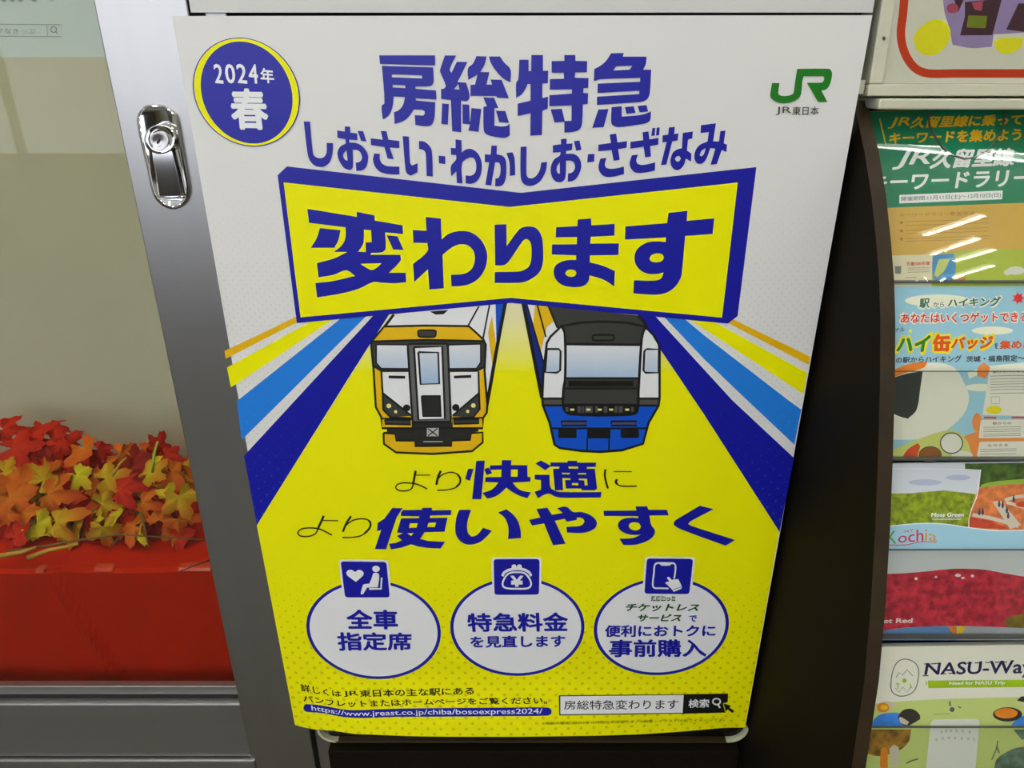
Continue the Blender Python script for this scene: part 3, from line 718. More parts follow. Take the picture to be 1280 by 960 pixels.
a.outline(9, sw[0]); a.outline(9, sw[1]); a.outline(9, rrect([(440, 256), (557, 256), (555, 287), (441, 287)], .25))
a.S(9, [(165, 603), (280, 603)]); a.S(9, [(167, 640), (283, 640)]); a.S(9, [(690, 603), (805, 603)]); a.S(9, [(690, 641), (802, 641)]); a.S(9, [(280, 637), (690, 637)])
a.F_([(280, 640), (688, 640), (680, 676), (650, 690), (320, 690), (288, 676)], smooth=False)
a.outline(8, [(270, 727), (408, 727), (408, 750), (270, 750)]); a.outline(8, [(542, 727), (682, 727), (680, 750), (542, 750)])
a.S(8, [(215, 766), (738, 766)]); a.R(252, 768, 352, 818); a.R(410, 764, 537, 820); a.R(593, 768, 692, 818); a.S(6, [(410, 815), (410, 888)]); a.S(6, [(530, 815), (528, 890)])
a.done('train_front_outline', BLK, po)
a = t2(); a.R(357, 645, 377, 680); a.R(383, 645, 392, 680); a.R(398, 645, 440, 680) ; a.R(455, 645, 470, 680); a.R(500, 645, 520, 680); a.R(560, 645, 575, 680); a.R(583, 645, 604, 680); a.R(650, 650, 664, 675); a.R(292, 650, 308, 675)
a.R(276, 733, 402, 744); a.R(548, 733, 674, 744); a.done('train_grille', ink('print_grille', 84, 80, 84), po)
a = t2(); [a.R(x-11, 658, x+11, 669) for x in (329, 417, 479, 541, 628)]; a.done('head_lamp_print', ink('print_lamp', 236, 236, 140), po)

# ---- banner
a = art().F_([(347, 219), (358.7, 208), (651, 241), (945.5, 208.8), (922, 395), (910, 404.5), (638.6, 378.6), (371, 403.8)], smooth=False); a.done('banner_edge', BLUE, po)
a = art().F_([(354.5, 228), (637, 258.7), (922.2, 228.2), (902.5, 397), (638.6, 372.3), (375.7, 396.7)], smooth=False); a.done('banner_panel', YEL, po)
a = art()
a.view(375, 250, 7.111)
a.F_([(65,78),(505,150),(505,105),(662,137),(665,183),(912,225),(917,303),(757,288),(762,430),(745,455),(720,467),(632,470),(628,487),(893,487),(893,540),(790,647),(940,647),(945,730),(850,740),(720,735),(650,730),(520,790),(350,835),(152,866),(137,738),(280,722),(490,675),(410,625),(300,665),(165,688),(150,560),(300,520),(420,462),(300,462),(370,405),(403,340),(405,243),(80,203)],
     [(568,263),(632,270),(637,375),(583,378),(585,462),(515,460),(560,395),(568,340)], [(537,567),(725,562),(685,600),(638,622),(600,607)])
a.F_([(175,250),(360,268),(340,360),(305,425),(95,425),(140,355),(162,300)]); a.F_([(770,313),(867,323),(920,443),(828,440)], smooth=False)
a.view(505, 250, 7.111)
a.F_([(193,150),(328,165),(335,350),(390,305),(450,283),(520,275),(600,290),(680,350),(730,440),(740,520),(720,610),(670,690),(590,745),(500,765),(422,768),(417,665),(510,660),(570,640),(610,600),(630,530),(620,460),(585,415),(540,395),(480,397),(420,425),(342,487),(355,785),(225,795),(213,615),(90,730),(80,568),(210,455),(207,383),(83,380),(78,267),(200,273)])
a.F_([(805,220),(910,215),(913,410),(1000,290),(1040,250),(1100,235),(1165,245),(1205,285),(1230,350),(1238,450),(1235,560),(1205,640),(1150,690),(1080,725),(1000,737),(805,737),(807,640),(1020,635),(1070,620),(1110,590),(1130,530),(1133,430),(1120,370),(1090,345),(1060,360),(950,520),(910,568),(870,582),(810,580)])
a.view(600, 250, 7.111)
a.F_([(868,173),(988,163),(990,225),(1197,212),(1195,317),(985,327),(980,387),(1235,385),(1230,490),(978,492),(975,555),(1080,580),(1200,632),(1193,768),(1100,710),(975,670),(965,720),(935,755),(880,773),(800,773),(730,755),(680,715),(655,650),(665,595),(700,560),(770,535),(855,532),(855,492),(638,485),(640,395),(860,393),(862,330),(673,333),(677,242),(865,232)],
     [(805,618),(845,628),(858,650),(842,676),(803,683),(768,670),(757,650),(773,628)])
a.view(740, 250, 7.111)
a.F_([(680,115),(848,95),(843,185),(1087,163),(1073,303),(828,320),(800,640),(785,700),(740,770),(670,820),(590,840),(500,840),(367,830),(373,713),(540,717),(590,710),(620,690),(635,645),(580,657),(500,657),(430,625),(390,575),(377,520),(390,455),(430,410),(500,375),(580,368),(655,373),(658,333),(292,352),(297,235),(668,205)],
     [(580,475),(625,485),(640,512),(620,543),(570,555),(525,545),(510,520),(530,490)])
a.done('banner_lettering', BLUE, po)

# ---- headline
a = art(); a.view(470, 60, 7.111)
a.F_([(28,65),(523,65),(525,155),(35,142)], smooth=False)
a.F_([(52,158),(507,172),(512,280),(505,318),(480,338),(352,342),(350,362),(533,377),(537,458),(352,446),(355,466),(525,482),(520,610),(505,665),(480,690),(430,695),(350,683),(345,597),(420,600),(432,585),(432,563),(410,550),(335,546),(300,600),(250,645),(165,675),(160,570),(205,550),(240,505),(258,435),(155,430),(150,500),(135,560),(105,605),(60,635),(50,515),(75,490)],
     [(140,233),(408,243),(410,270),(142,260)], [(147,326),(260,332),(262,357),(148,350)])
a.F_([(612,66),(712,66),(655,188),(670,222),(718,122),(812,124),(724,303),(800,308),(828,400),(828,450),(805,470),(755,466),(757,748),(677,738),(665,462),(578,452),(578,365),(605,362),(620,335),(570,210),(572,185)], [(730,318),(742,369),(692,367)])
a.F_([(588,492),(648,498),(638,682),(580,674)], smooth=False); a.F_([(768,500),(828,505),(832,650),(838,650),(848,534),(936,542),(910,745),(820,734),(835,680),(770,672)], smooth=False)
a.F_([(893,72),(983,75),(965,145),(925,213),(1008,215),(980,325),(1032,325),(1018,280),(1117,283),(1180,445),(1075,440),(1070,427),(840,425),(840,328),(880,325),(902,235),(870,253),(820,283),(817,180),(860,140)])
a.F_([(1003,75),(1102,75),(1140,130),(1195,190),(1195,305),(1130,270),(1060,195),(1020,130)])
a.F_([(953,438),(1050,443),(1088,535),(1052,532),(1052,690),(1120,697),(1165,690),(1188,675),(1188,778),(1150,797),(1080,792),(1000,775),(965,750),(955,700),(955,522),(985,518)])
a.F_([(1065,557),(1150,560),(1182,665),(1095,658)], smooth=False)
a.view(640, 55, 7.111)
a.F_([(65,140),(147,140),(148,240),(170,240),(172,98),(275,98),(275,238),(322,238),(318,348),(270,350),(270,480),(320,468),(318,572),(270,595),(265,808),(163,815),(165,615),(50,640),(50,530),(165,503),(165,355),(138,355),(115,405),(80,450),(37,478),(37,345),(55,315)])
a.F_([(465,98),(563,98),(563,150),(668,152),(666,250),(562,252),(556,300),(680,303),(677,390),(635,393),(633,435),(677,437),(673,533),(630,537),(625,680),(615,735),(590,765),(545,780),(465,787),(465,685),(528,682),(530,545),(332,552),(332,455),(532,440),(533,402),(335,405),(338,312),(462,308),(460,255),(352,255),(352,152),(465,150)])
a.F_([(343,580),(443,576),(470,690),(378,697)], smooth=False)
a.F_([(880,82),(993,80),(985,112),(1195,112),(1190,175),(1165,228),(1237,228),(1225,430),(1208,480),(1168,508),(1100,518),(755,542),(755,468),(1130,445),(1132,415),(760,435),(762,352),(1138,335),(1140,300),(785,313),(728,330),(732,222),(790,190),(840,145)], [(925,198),(1070,193),(1045,228),(900,235)])
a.F_([(768,582),(858,578),(815,738),(713,745)], smooth=False)
a.F_([(885,562),(975,553),(975,645),(1100,636),(1180,622),(1235,598),(1228,675),(1200,700),(1130,715),(950,738),(905,728),(882,700)])
a.F_([(1003,560),(1080,553),(1098,610),(1018,620)], smooth=False); a.F_([(1115,550),(1195,543),(1210,600),(1135,607)], smooth=False)
a.done('headline_lettering', BLUE, po, split='view')
# hiragana line
a = art(); a.view(375, 145, 7.111)
a.F_([(33,48),(88,50),(115,330),(135,362),(180,375),(215,362),(235,325),(237,238),(293,242),(288,330),(265,405),(225,443),(180,453),(130,440),(90,400),(68,340)])
OO = lambda: None
a.F_([(398,92),(445,95),(447,148),(508,155),(510,215),(437,208),(437,235),(500,240),(555,270),(593,320),(605,370),(590,445),(555,480),(500,488),(495,413),(525,410),(548,385),(546,345),(520,308),(467,297),(470,450),(455,474),(430,477),(390,460),(350,400),(332,335),(355,275),(405,245),(405,207),(333,193),(330,128),(398,138)], [(413,305),(392,325),(383,355),(400,388),(423,396)])
a.F_([(512,132),(560,135),(590,225),(543,222)], smooth=False)
a.F_([(718,132),(768,135),(785,210),(882,222),(882,285),(798,280),(832,383),(778,378),(750,275),(630,258),(628,198),(735,210)], smooth=False)
a.F_([(660,333),(710,338),(708,380),(728,420),(775,445),(882,450),(882,520),(800,518),(720,500),(670,455),(648,390)])
a.F_([(912,178),(967,183),(978,415),(995,440),(1045,420),(1045,498),(985,530),(955,515),(938,480)]); a.F_([(1057,222),(1105,228),(1150,265),(1172,315),(1180,538),(1125,533),(1117,335),(1100,305),(1058,292)])
a.F_([(1232,352),(1291,358),(1291,428),(1235,420)], smooth=False)
a.view(550, 150, 7.111)
a.F_([(138,172),(190,180),(192,290),(230,262),(280,258),(330,290),(362,345),(372,410),(360,490),(325,545),(275,567),(228,563),(227,492),(275,495),(310,470),(322,420),(313,360),(290,335),(250,338),(195,385),(200,563),(150,560),(145,455),(100,500),(97,410),(143,350),(143,312),(98,308),(95,248),(138,250)])
a.F_([(457,227),(505,228),(503,305),(555,318),(582,350),(590,420),(585,510),(565,568),(530,588),(490,588),(492,520),(520,516),(535,480),(537,410),(525,378),(490,375),(455,582),(403,575),(437,375),(398,373),(398,305),(450,308)]); a.F_([(590,293),(645,287),(663,340),(668,490),(620,497),(617,380)])
a.F_([(717,238),(770,235),(768,485),(782,513),(820,518),(860,490),(888,440),(900,378),(952,372),(940,450),(900,530),(850,573),(790,585),(742,565),(718,510)])
a.F_([(1075,170),(1125,165),(1125,212),(1178,208),(1173,265),(1120,275),(1120,300),(1190,303),(1235,335),(1255,390),(1248,450),(1210,520),(1175,541),(1135,547),(1138,475),(1172,467),(1195,440),(1198,400),(1175,365),(1120,360),(1115,505),(1095,543),(1050,552),(1010,530),(985,470),(987,410),(1015,350),(1065,315),(1072,285),(1003,290),(1003,225),(1075,215)], [(1065,375),(1043,405),(1036,445),(1048,472),(1065,478)])
a.F_([(1190,188),(1240,182),(1257,265),(1210,272)], smooth=False)
a.view(730, 140, 7.111)
a.F_([(35,375),(92,372),(90,440),(28,447)], smooth=False)
a.F_([(228,200),(285,192),(298,270),(383,258),(378,318),(303,330),(318,425),(263,433),(245,338),(127,348),(128,290),(240,275)], smooth=False)
a.F_([(145,415),(200,408),(185,465),(195,495),(235,505),(290,500),(355,485),(355,553),(240,577),(178,570),(142,535),(128,485)])
a.F_([(520,180),(573,172),(582,243),(662,230),(660,290),(588,302),(595,395),(543,402),(530,308),(412,325),(413,265),(527,250)], smooth=False)
a.F_([(608,143),(633,141),(628,210),(598,213)], smooth=False); a.F_([(647,139),(673,137),(667,207),(640,209)], smooth=False)
a.F_([(425,385),(480,378),(464,430),(475,460),(510,470),(560,465),(633,447),(630,520),(545,537),(460,538),(420,505),(405,455)])
a.F_([(755,137),(808,132),(802,195),(840,190),(833,252),(785,260),(732,468),(683,472),(735,265),(697,270),(698,208),(748,200)], smooth=False)
a.F_([(878,185),(968,173),(962,235),(925,243),(915,342),(955,370),(950,440),(905,412),(890,465),(850,511),(810,513),(778,480),(768,430),(790,362),(830,332),(870,322)], [(845,390),(820,398),(808,420),(825,441),(848,435),(862,412)])
a.F_([(1040,117),(1173,100),(1148,260),(1200,262),(1212,170),(1258,165),(1242,280),(1272,290),(1265,357),(1225,335),(1180,462),(1125,468),(1168,325),(1122,320),(1085,420),(1045,460),(1005,457),(982,415),(990,345),(1030,292),(1098,262),(1110,178),(1035,187)], [(1082,320),(1045,345),(1028,385),(1045,395),(1065,375)])
a.done('subtitle_lettering', BLUE, po)

# ---- slogan
a = art(); a.view(490, 560, 8)
a.S(13, [(236,228),(225,290),(210,370),(195,405),(160,424),(110,430),(60,420),(38,398),(48,370),(90,352),(150,349),(230,358),(300,383),(352,410)]); a.S(22, [(236,228),(210,365)]); a.S(9, [(232,272),(380,270)])
a.S(22, [(488,228),(460,290),(443,368)]); a.S(12, [(447,330),(480,285),(530,255),(590,243),(648,258),(680,298),(678,350),(640,393),(560,417),(452,425)]); a.S(20, [(655,262),(682,305),(678,350),(645,388)])
a.view(365, 605, 8)
a.S(13, [(318,318),(270,420),(240,490),(200,515),(140,526),(80,518),(55,492),(80,458),(150,440),(260,447),(340,480),(400,512)]); a.S(22, [(318,318),(262,440)]); a.S(10, [(305,365),(462,368)])
a.S(20, [(590,322),(545,390),(508,478)]); a.S(12, [(530,428),(570,387),(630,357),(700,348),(765,362),(786,400),(765,455),(700,512),(610,533),(502,535)]); a.S(20, [(770,365),(786,400),(772,445),(725,495)])
a.view(640, 560, 8)
a.S(20, [(935,213),(928,270),(940,340),(960,405)]); a.S(9, [(1018,236),(1198,236)]); a.S(13, [(1055,312),(1038,335),(1050,362),(1100,381),(1248,381)]); a.S(22, [(1050,315),(1037,338),(1052,362)])
a.done('slogan_thin_lettering', BLK, po, split='view')
a = art(); a.view(490, 560, 8)
a.F_([(760,210),(815,207),(780,328),(732,310)], smooth=False); a.F_([(843,130),(928,127),(893,512),(800,512)], smooth=False); a.F_([(922,212),(965,195),(1003,252),(945,270)], smooth=False)
a.F_([(1100,122),(1193,122),(1190,172),(1352,172),(1355,290),(1385,292),(1383,337),(1205,345),(1250,400),(1310,430),(1390,443),(1352,502),(1270,477),(1200,438),(1143,397),(1080,455),(1025,488),(955,508),(905,450),(1000,415),(1065,345),(932,340),(935,292),(1092,290),(1095,215),(980,218),(980,175),(1097,172)], [(1190,215),(1258,215),(1255,288),(1188,288)])
a.view(640, 560, 8)
a.F_([(290,125),(390,180),(330,222),(235,155)], smooth=False)
a.F_([(385,145),(555,145),(555,128),(650,128),(650,147),(840,147),(838,187),(750,190),(748,208),(828,208),(850,405),(828,423),(700,423),(692,405),(540,405),(530,322),(585,320),(585,303),(503,300),(510,420),(430,425),(410,208),(470,207),(475,187),(385,185)],
     [(560,185),(662,185),(662,207),(570,207)], [(498,248),(578,248),(578,265),(500,262)], [(658,250),(740,250),(740,265),(660,265)], [(668,305),(750,308),(757,372),(728,375),(722,325),(668,320)], [(600,350),(663,350),(663,375),(600,372)], smooth=False)
a.F_([(228,268),(375,268),(385,395),(430,427),(480,440),(895,440),(887,495),(500,497),(430,485),(360,455),(260,503),(225,437),(290,415),(290,320),(228,315)])
a.view(460, 620, 8)
a.F_([(243,120),(345,122),(285,215),(180,533),(68,530),(133,340),(90,352),(97,270),(165,225)], smooth=False)
a.F_([(348,142),(540,138),(540,120),(640,118),(638,145),(833,140),(827,190),(620,195),(618,220),(795,218),(765,357),(565,362),(520,430),(600,450),(770,458),(725,525),(600,520),(500,505),(430,483),(340,515),(230,535),(210,478),(280,468),(340,443),(288,400),(350,373),(290,365),(330,225),(510,222),(515,203),(328,200),(330,165)],
     [(418,272),(498,272),(485,318),(408,320)], [(605,268),(682,265),(668,312),(590,313)], [(390,373),(455,370),(432,400)], smooth=False)
a.F_([(912,138),(1032,138),(1000,230),(990,310),(1000,370),(1030,405),(1065,402),(1105,375),(1150,318),(1238,348),(1180,410),(1120,460),(1040,485),(970,480),(910,440),(878,380),(873,300),(885,210)])
a.view(610, 610, 8)
a.F_([(100,245),(185,213),(250,265),(300,335),(325,420),(330,500),(200,510),(205,400),(180,320),(145,278)])
a.F_([(483,212),(592,198),(638,268),(750,250),(690,203),(782,187),(850,240),(930,240),(1010,265),(1070,310),(1088,355),(1070,400),(1010,435),(930,450),(790,445),(783,388),(880,385),(940,370),(965,340),(955,312),(920,295),(885,298),(890,318),(790,337),(765,308),(668,328),(775,558),(650,572),(560,355),(440,375),(410,318),(525,295)])
a.view(760, 610, 8)
a.F_([(275,185),(390,183),(405,218),(588,217),(607,273),(413,275),(432,370),(467,420),(465,460),(430,505),(370,540),(270,568),(155,570),(113,507),(250,500),(330,465),(270,470),(190,460),(125,425),(100,380),(110,340),(150,310),(220,297),(302,302),(302,282),(-40,280),(-45,228),(285,225)], [(265,343),(308,352),(330,385),(312,415),(265,425),(222,407),(205,380),(222,353)])
a.F_([(918,178),(1055,212),(830,330),(800,358),(830,378),(1270,520),(1175,577),(850,460),(700,400),(660,370),(658,345),(680,320)], thr=40)
a.done('slogan_bold_lettering', BLUE, po, split='view')

# ---- season badge
def ell_px(cx, cy, rx, ry, n=64):
    """a circle or ellipse lying on the sheet, given by its extents in the photo, returned as pixels"""
    t, b = POSTER_FLAT.hit(cx, cy-ry), POSTER_FLAT.hit(cx, cy+ry); c = (t+b)/2; rz = (t.z-b.z)/2
    m = POSTER_FLAT.hit(cx, cy); rx_m = (POSTER_FLAT.hit(cx+rx, cy).x-POSTER_FLAT.hit(cx-rx, cy).x)/2
    out = []
    for i in range(n):
        an = 2*math.pi*i/n; P = Vector((m.x+rx_m*math.cos(an), 0, c.z+rz*math.sin(an)))-CAM
        f = P.dot(Vector((0, CP, -SP))); out.append((640+FPX*P.x/f, 480-FPX*P.dot(Vector((0, SP, CP)))/f))
    return out
POSTER_FLAT = Flat((0, 0, H), (0, -1, 0))
art().F_(ell_px(308, 115, 66.5, 68), smooth=False).done('badge_edge', BLUE, po)
art().F_(ell_px(308, 115, 65, 67), smooth=False).done('badge_ring', YEL, po)
art().F_(ell_px(308.3, 115.7, 56.8, 63.8), smooth=False).done('badge_disc', BLUE, po)
a = art().view(235, 40, 6.4)
for d, (x0, x1) in zip('2024', ((203, 282), (292, 380), (385, 472), (478, 562))): a.q(d, (x0, 257), (x1-12, 262), (x1, 411), (x0+16, 405), 0.018)
a.q('年', (580, 288), (678, 298), (690, 408), (585, 405), 0.03); a.q('春', (338, 460), (605, 462), (648, 775), (362, 770), 0.035)
a.done('badge_lettering', W, po)
# ---- railway logo
a = art().view(950, 70, 12.8)
a.F_([(595,205),(1100,203),(1130,222),(1152,275),(1145,360),(1120,450),(1080,515),(1030,542),(978,550),(1080,735),(930,737),(752,428),(980,425),(1010,408),(1028,370),(1028,345),(1010,322),(700,322),(680,400),(660,590),(640,650),(590,695),(500,740),(390,755),(290,745),(210,705),(170,660),(165,610),(192,432),(312,432),(293,590),(305,622),(370,640),(450,635),(510,615),(540,580),(565,400)], thr=48)
a.done('railway_logo', GRN, po)
a = art().view(950, 70, 12.8).seg([('JR', 0, .36), ('東日本', .385, 1)], [(258, 812), (945, 808)], [(250, 945), (935, 942)], 0.012); a.done('logo_lettering', ink('print_slate', 74, 84, 62), po)

# ---- three ovals (a fresh stack of ink layers on the yellow ground)
LFT[0] = 6.2e-5; art = lambda: (LFT.__setitem__(0, LFT[0]+1.0e-4), Art(POSTER, LFT[0]))[1]
OV = [(467, 787, 84, 61.9), (646.7, 783.5, 84, 61.4), (826.7, 783, 84.3, 61)]
a = art(); [a.F_(ell_px(*o), smooth=False) for o in OV]; a.done('oval_edge', BLUE, po, split=True)
a = art(); [a.F_(ell_px(o[0], o[1], o[2]-4.2, o[3]-3.4), smooth=False) for o in OV]; a.done('oval_panel', W, po, split=True)
a = art(); a.view(410, 690, 10.667).F_(rrect([(140, 100), (803, 108), (850, 628), (200, 628)], .09)); a.view(590, 690, 10.667).F_(rrect([(262, 70), (928, 68), (920, 595), (275, 598)], .09)); a.view(770, 690, 10.667).F_(rrect([(388, 60), (1056, 66), (1006, 590), (350, 580)], .09)); a.done('icon_border', W, po, split=True)
a = art(); a.view(410, 690, 10.667).F_(rrect([(168, 126), (778, 133), (824, 606), (228, 606)], .08)); a.view(590, 690, 10.667).F_(rrect([(288, 96), (902, 93), (893, 568), (300, 572)], .08)); a.view(770, 690, 10.667).F_(rrect([(412, 86), (1029, 93), (976, 563), (378, 555)], .08)); a.done('icon_tile', BLUE, po, split=True)
a = art(); a.view(410, 690, 10.667)
a.F_([(362,265),(395,242),(440,243),(474,275),(468,310),(430,350),(372,398),(310,355),(255,310),(245,275),(270,243),(320,240)], thr=70); a.E(640, 225, 50, 42)
a.F_([(600,288),(640,275),(680,295),(682,350),(665,470),(520,475),(500,510),(465,565),(435,560),(440,530),(468,440),(490,428),(550,422),(575,370)]); a.S(24, [(716,342),(706,490),(550,492)], smooth=False)
a.view(590, 690, 10.667)
a.S(24, [(600,270),(680,275),(735,312),(785,400),(780,455),(735,485),(600,490),(465,483),(415,455),(412,400),(460,312),(520,275)], closed=True); a.S(36, [(405,322),(430,275),(500,238),(600,225),(690,235),(760,272),(788,320)])
a.E(560, 197, 33, 32); a.E(632, 197, 33, 32); a.F_([(538, 200), (655, 200), (662, 235), (532, 235)], smooth=False); a.q('¥', (522, 322), (674, 322), (674, 458), (522, 458), 0.04)
a.view(770, 690, 10.667)
a.S(22, [(775,355),(788,280),(792,180),(770,152),(700,148),(545,150),(515,180),(505,280),(490,440),(510,478),(600,483),(700,487)]); a.F_([(575,150),(745,150),(725,175),(700,182),(610,182),(590,170)])
a.done('icon_drawing', W, po, split='view')
a = art().view(770, 690, 10.667); a.F_([(675,342),(705,330),(742,370),(830,362),(877,460),(872,490),(770,532),(752,505),(655,412),(675,398),(712,395)]); a.done('icon_hand', W, po)
a = art().view(770, 690, 10.667); a.S(6, [(762, 500), (874, 464)]); a.done('icon_cuff', BLUE, po)
a = art(); a.view(360, 690, 4.267); a.q('全車', (312, 310), (581, 311), (584, 410), (320, 410), 0.034); a.q('指定席', (262, 430), (655, 432), (657, 522), (272, 525), 0.030)
a.view(0, 0, 1); a.q('特急料金', (584, 767), (709, 766), (709.5, 788.8), (586, 789.3), 0.030); a.q('を見直します', (588, 795.5), (706, 794), (706, 808.5), (588.5, 809.5), 0.03)
a.view(0, 0, 1); a.q('で', (861.5, 769.5), (871, 769.5), (870.5, 777), (861.5, 777), 0.03); a.q('便利におトクに', (756.7, 782), (894.3, 781.5), (893.5, 795.5), (756.5, 796), 0.03); a.q('事前購入', (763, 800), (880, 799.5), (882.5, 820.5), (761, 821), 0.028)
a.done('oval_lettering', BLUE, po, split='view')
a = art(); a.view(770, 690, 10.667); a.q('チケットレス', (150, 692), (1130, 695), (1085, 788), (120, 788), 0.035); a.q('サービス', (305, 835), (893, 832), (850, 922), (280, 925), 0.035); a.q('えきねっと', (470, 592), (790, 592), (785, 650), (470, 650), 0.10); a.done('service_lettering', ink('print_forest', 28, 84, 24), po)
a = art(); a.view(770, 690, 10.667); a.q('えきねっと', (484, 601), (776, 601), (771, 641), (484, 641), 0.035); a.done('service_lettering_inner', W, po)

# ---- foot of the sheet
LFT[0] = 7e-5
a = art(); a.seg([('詳しくは', 0, .232), ('JR', .247, .333), ('東日本の主な駅にある', .342, 1)], [(375,854.5),(388,857),(405,860.5),(420,863),(437,863.8),(470,862),(520,860.8),(592,859)], [(377,864),(388,866),(405,869),(420,870.8),(437,871.4),(470,871),(520,870),(592,868)], 0.022)
a.text('パンフレットまたはホームページをご覧ください。', [(378,868.5),(395,871),(415,874.5),(440,875.6),(470,875),(520,873.5),(600,872.5),(684,871)], [(380,877),(395,879),(415,882.5),(440,884),(470,883.5),(520,881.5),(600,880.5),(684,880)], 0.022)
a.done('notice_lettering', BLK, po)
a = art(); a.F_([(381.4,880.2),(395,881),(408,883),(424,886),(440.5,887.8),(470,886.8),(510,885.6),(560,885),(620,884.6),(684,884.3),(688,886),(689.5,889.5),(688,893),(684,894.6),(620,895.2),(560,895.8),(492.5,896.2),(470,897),(450,897.4),(429,896.2),(408,892.2),(395,890.6),(383,889.6),(380,887.5),(379.4,884.5)]); a.done('address_band', BLUE, po)
a = art(); a.text('https://www.jreast.co.jp/chiba/bosoexpress2024/', [(389,881.6),(408,884.4),(424,887.4),(440.5,889.2),(470,888.4),(510,887.2),(560,886.6),(620,886),(678,885.6)], [(390,890),(408,892),(424,895),(440.5,897),(470,896.6),(510,895.4),(560,895),(620,894.6),(678,894.2)], 0.008); a.done('address_lettering', W, po)
SB = (640, 850, 4.267)
a = art().view(*SB); a.F_(rrect([(250, 82), (1155, 71), (1150, 115), (1135, 174)], .0)[:1]+[(920, 76), (1153, 72), (1150, 118), (1128, 124), (1140, 174), (912, 180), (252, 189)], smooth=False); a.done('search_box_frame', BLK, po)
a = art().view(*SB); a.F_([(258, 87), (916, 80), (910, 175), (258, 183)], smooth=False); a.done('search_box_field', W, po)
a = art().view(*SB); a.q('房総特急変わります', (278, 110), (888, 103), (884, 156), (278, 158), 0.008); a.done('search_lettering', BLK, po)
a = art().view(*SB); a.q('検索', (943, 104), (1052, 102), (1050, 146), (941, 148), 0.02); a.ring(1091, 115, 20, 16, 8); a.S(9, [(1098, 130), (1110, 149)]); a.done('search_button_print', W, po)
AR = [(1128, 125), (1168, 137), (1160, 148), (1187, 165), (1174, 176), (1150, 157), (1140, 168)]
a = art().view(*SB); a.outline(7, AR); a.done('pointer_edge', YEL, po)
a = art().view(*SB); a.F_(AR, smooth=False); a.done('pointer_print', BLK, po)
a = art().view(*SB); a.q('※掲載の情報は2023年10月現在の情報です。※画像・イラストは全てイメージです。', (160, 225), (1135, 204), (1135, 220), (160, 240)); a.done('small_print', ink('print_olive', 110, 110, 20), po)

# ------------------------------------------------------------------ leaflet rack on the right
RX = 0.2825                              # outer edge of the rack's left cheek
def edge_pt(px, py):
    d = ray(px, py); t = RX/d.x; return (CAM.y+d.y*t, CAM.z+d.z*t)
PROF = [edge_pt(*p) for p in [(1083.5, 126), (1098, 190), (1107, 245), (1113, 300), (1117, 350), (1118.5, 400), (1118, 480), (1115.5, 570), (1112, 660), (1106, 760), (1098, 850), (1082, 955)]]
PROF += [(PROF[-1][0]-0.03, PROF[-1][1]-0.16), (PROF[-1][0]-0.035, PROF[-1][1]-0.40)]
def prof_y(z, back=0.0):
    for (a, b), (c, d) in zip(PROF, PROF[1:]):
        if z >= d or (c, d) == PROF[-1]: return a+(c-a)*(z-b)/(d-b)+back
rk = empty('leaflet_rack', (0.6, 0.1, 0.5), 'dark brown leaflet rack with curved side cheek and clear acrylic pockets', 'rack')
zlow = PROF[-1][1]
LIT_FRONT = mat('brown_lit_front', rgb(50, 38, 20), 0.6, 0, 0.3, noise=0.2, nscale=30)  # cheek's brown made lighter, for the light on its front face
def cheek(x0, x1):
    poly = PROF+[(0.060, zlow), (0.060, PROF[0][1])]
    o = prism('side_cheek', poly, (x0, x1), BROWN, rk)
    fr = [(y-0.0008, z) for y, z in PROF]; prism('lit_front_strip', fr+[(y-0.0001, z) for y, z in PROF[::-1]], (x0, x1), LIT_FRONT, rk); return o
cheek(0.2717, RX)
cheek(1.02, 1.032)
# inner back, top lip
box('back_board', RX+0.0005, 1.019, 0.050, 0.060, zlow, H-0.031, BROWN2, rk)
box('top_lip', RX-0.002, 1.03, -0.0045, 0.034, H-0.0300, H-0.0222, CREAM, rk, 0.0015)
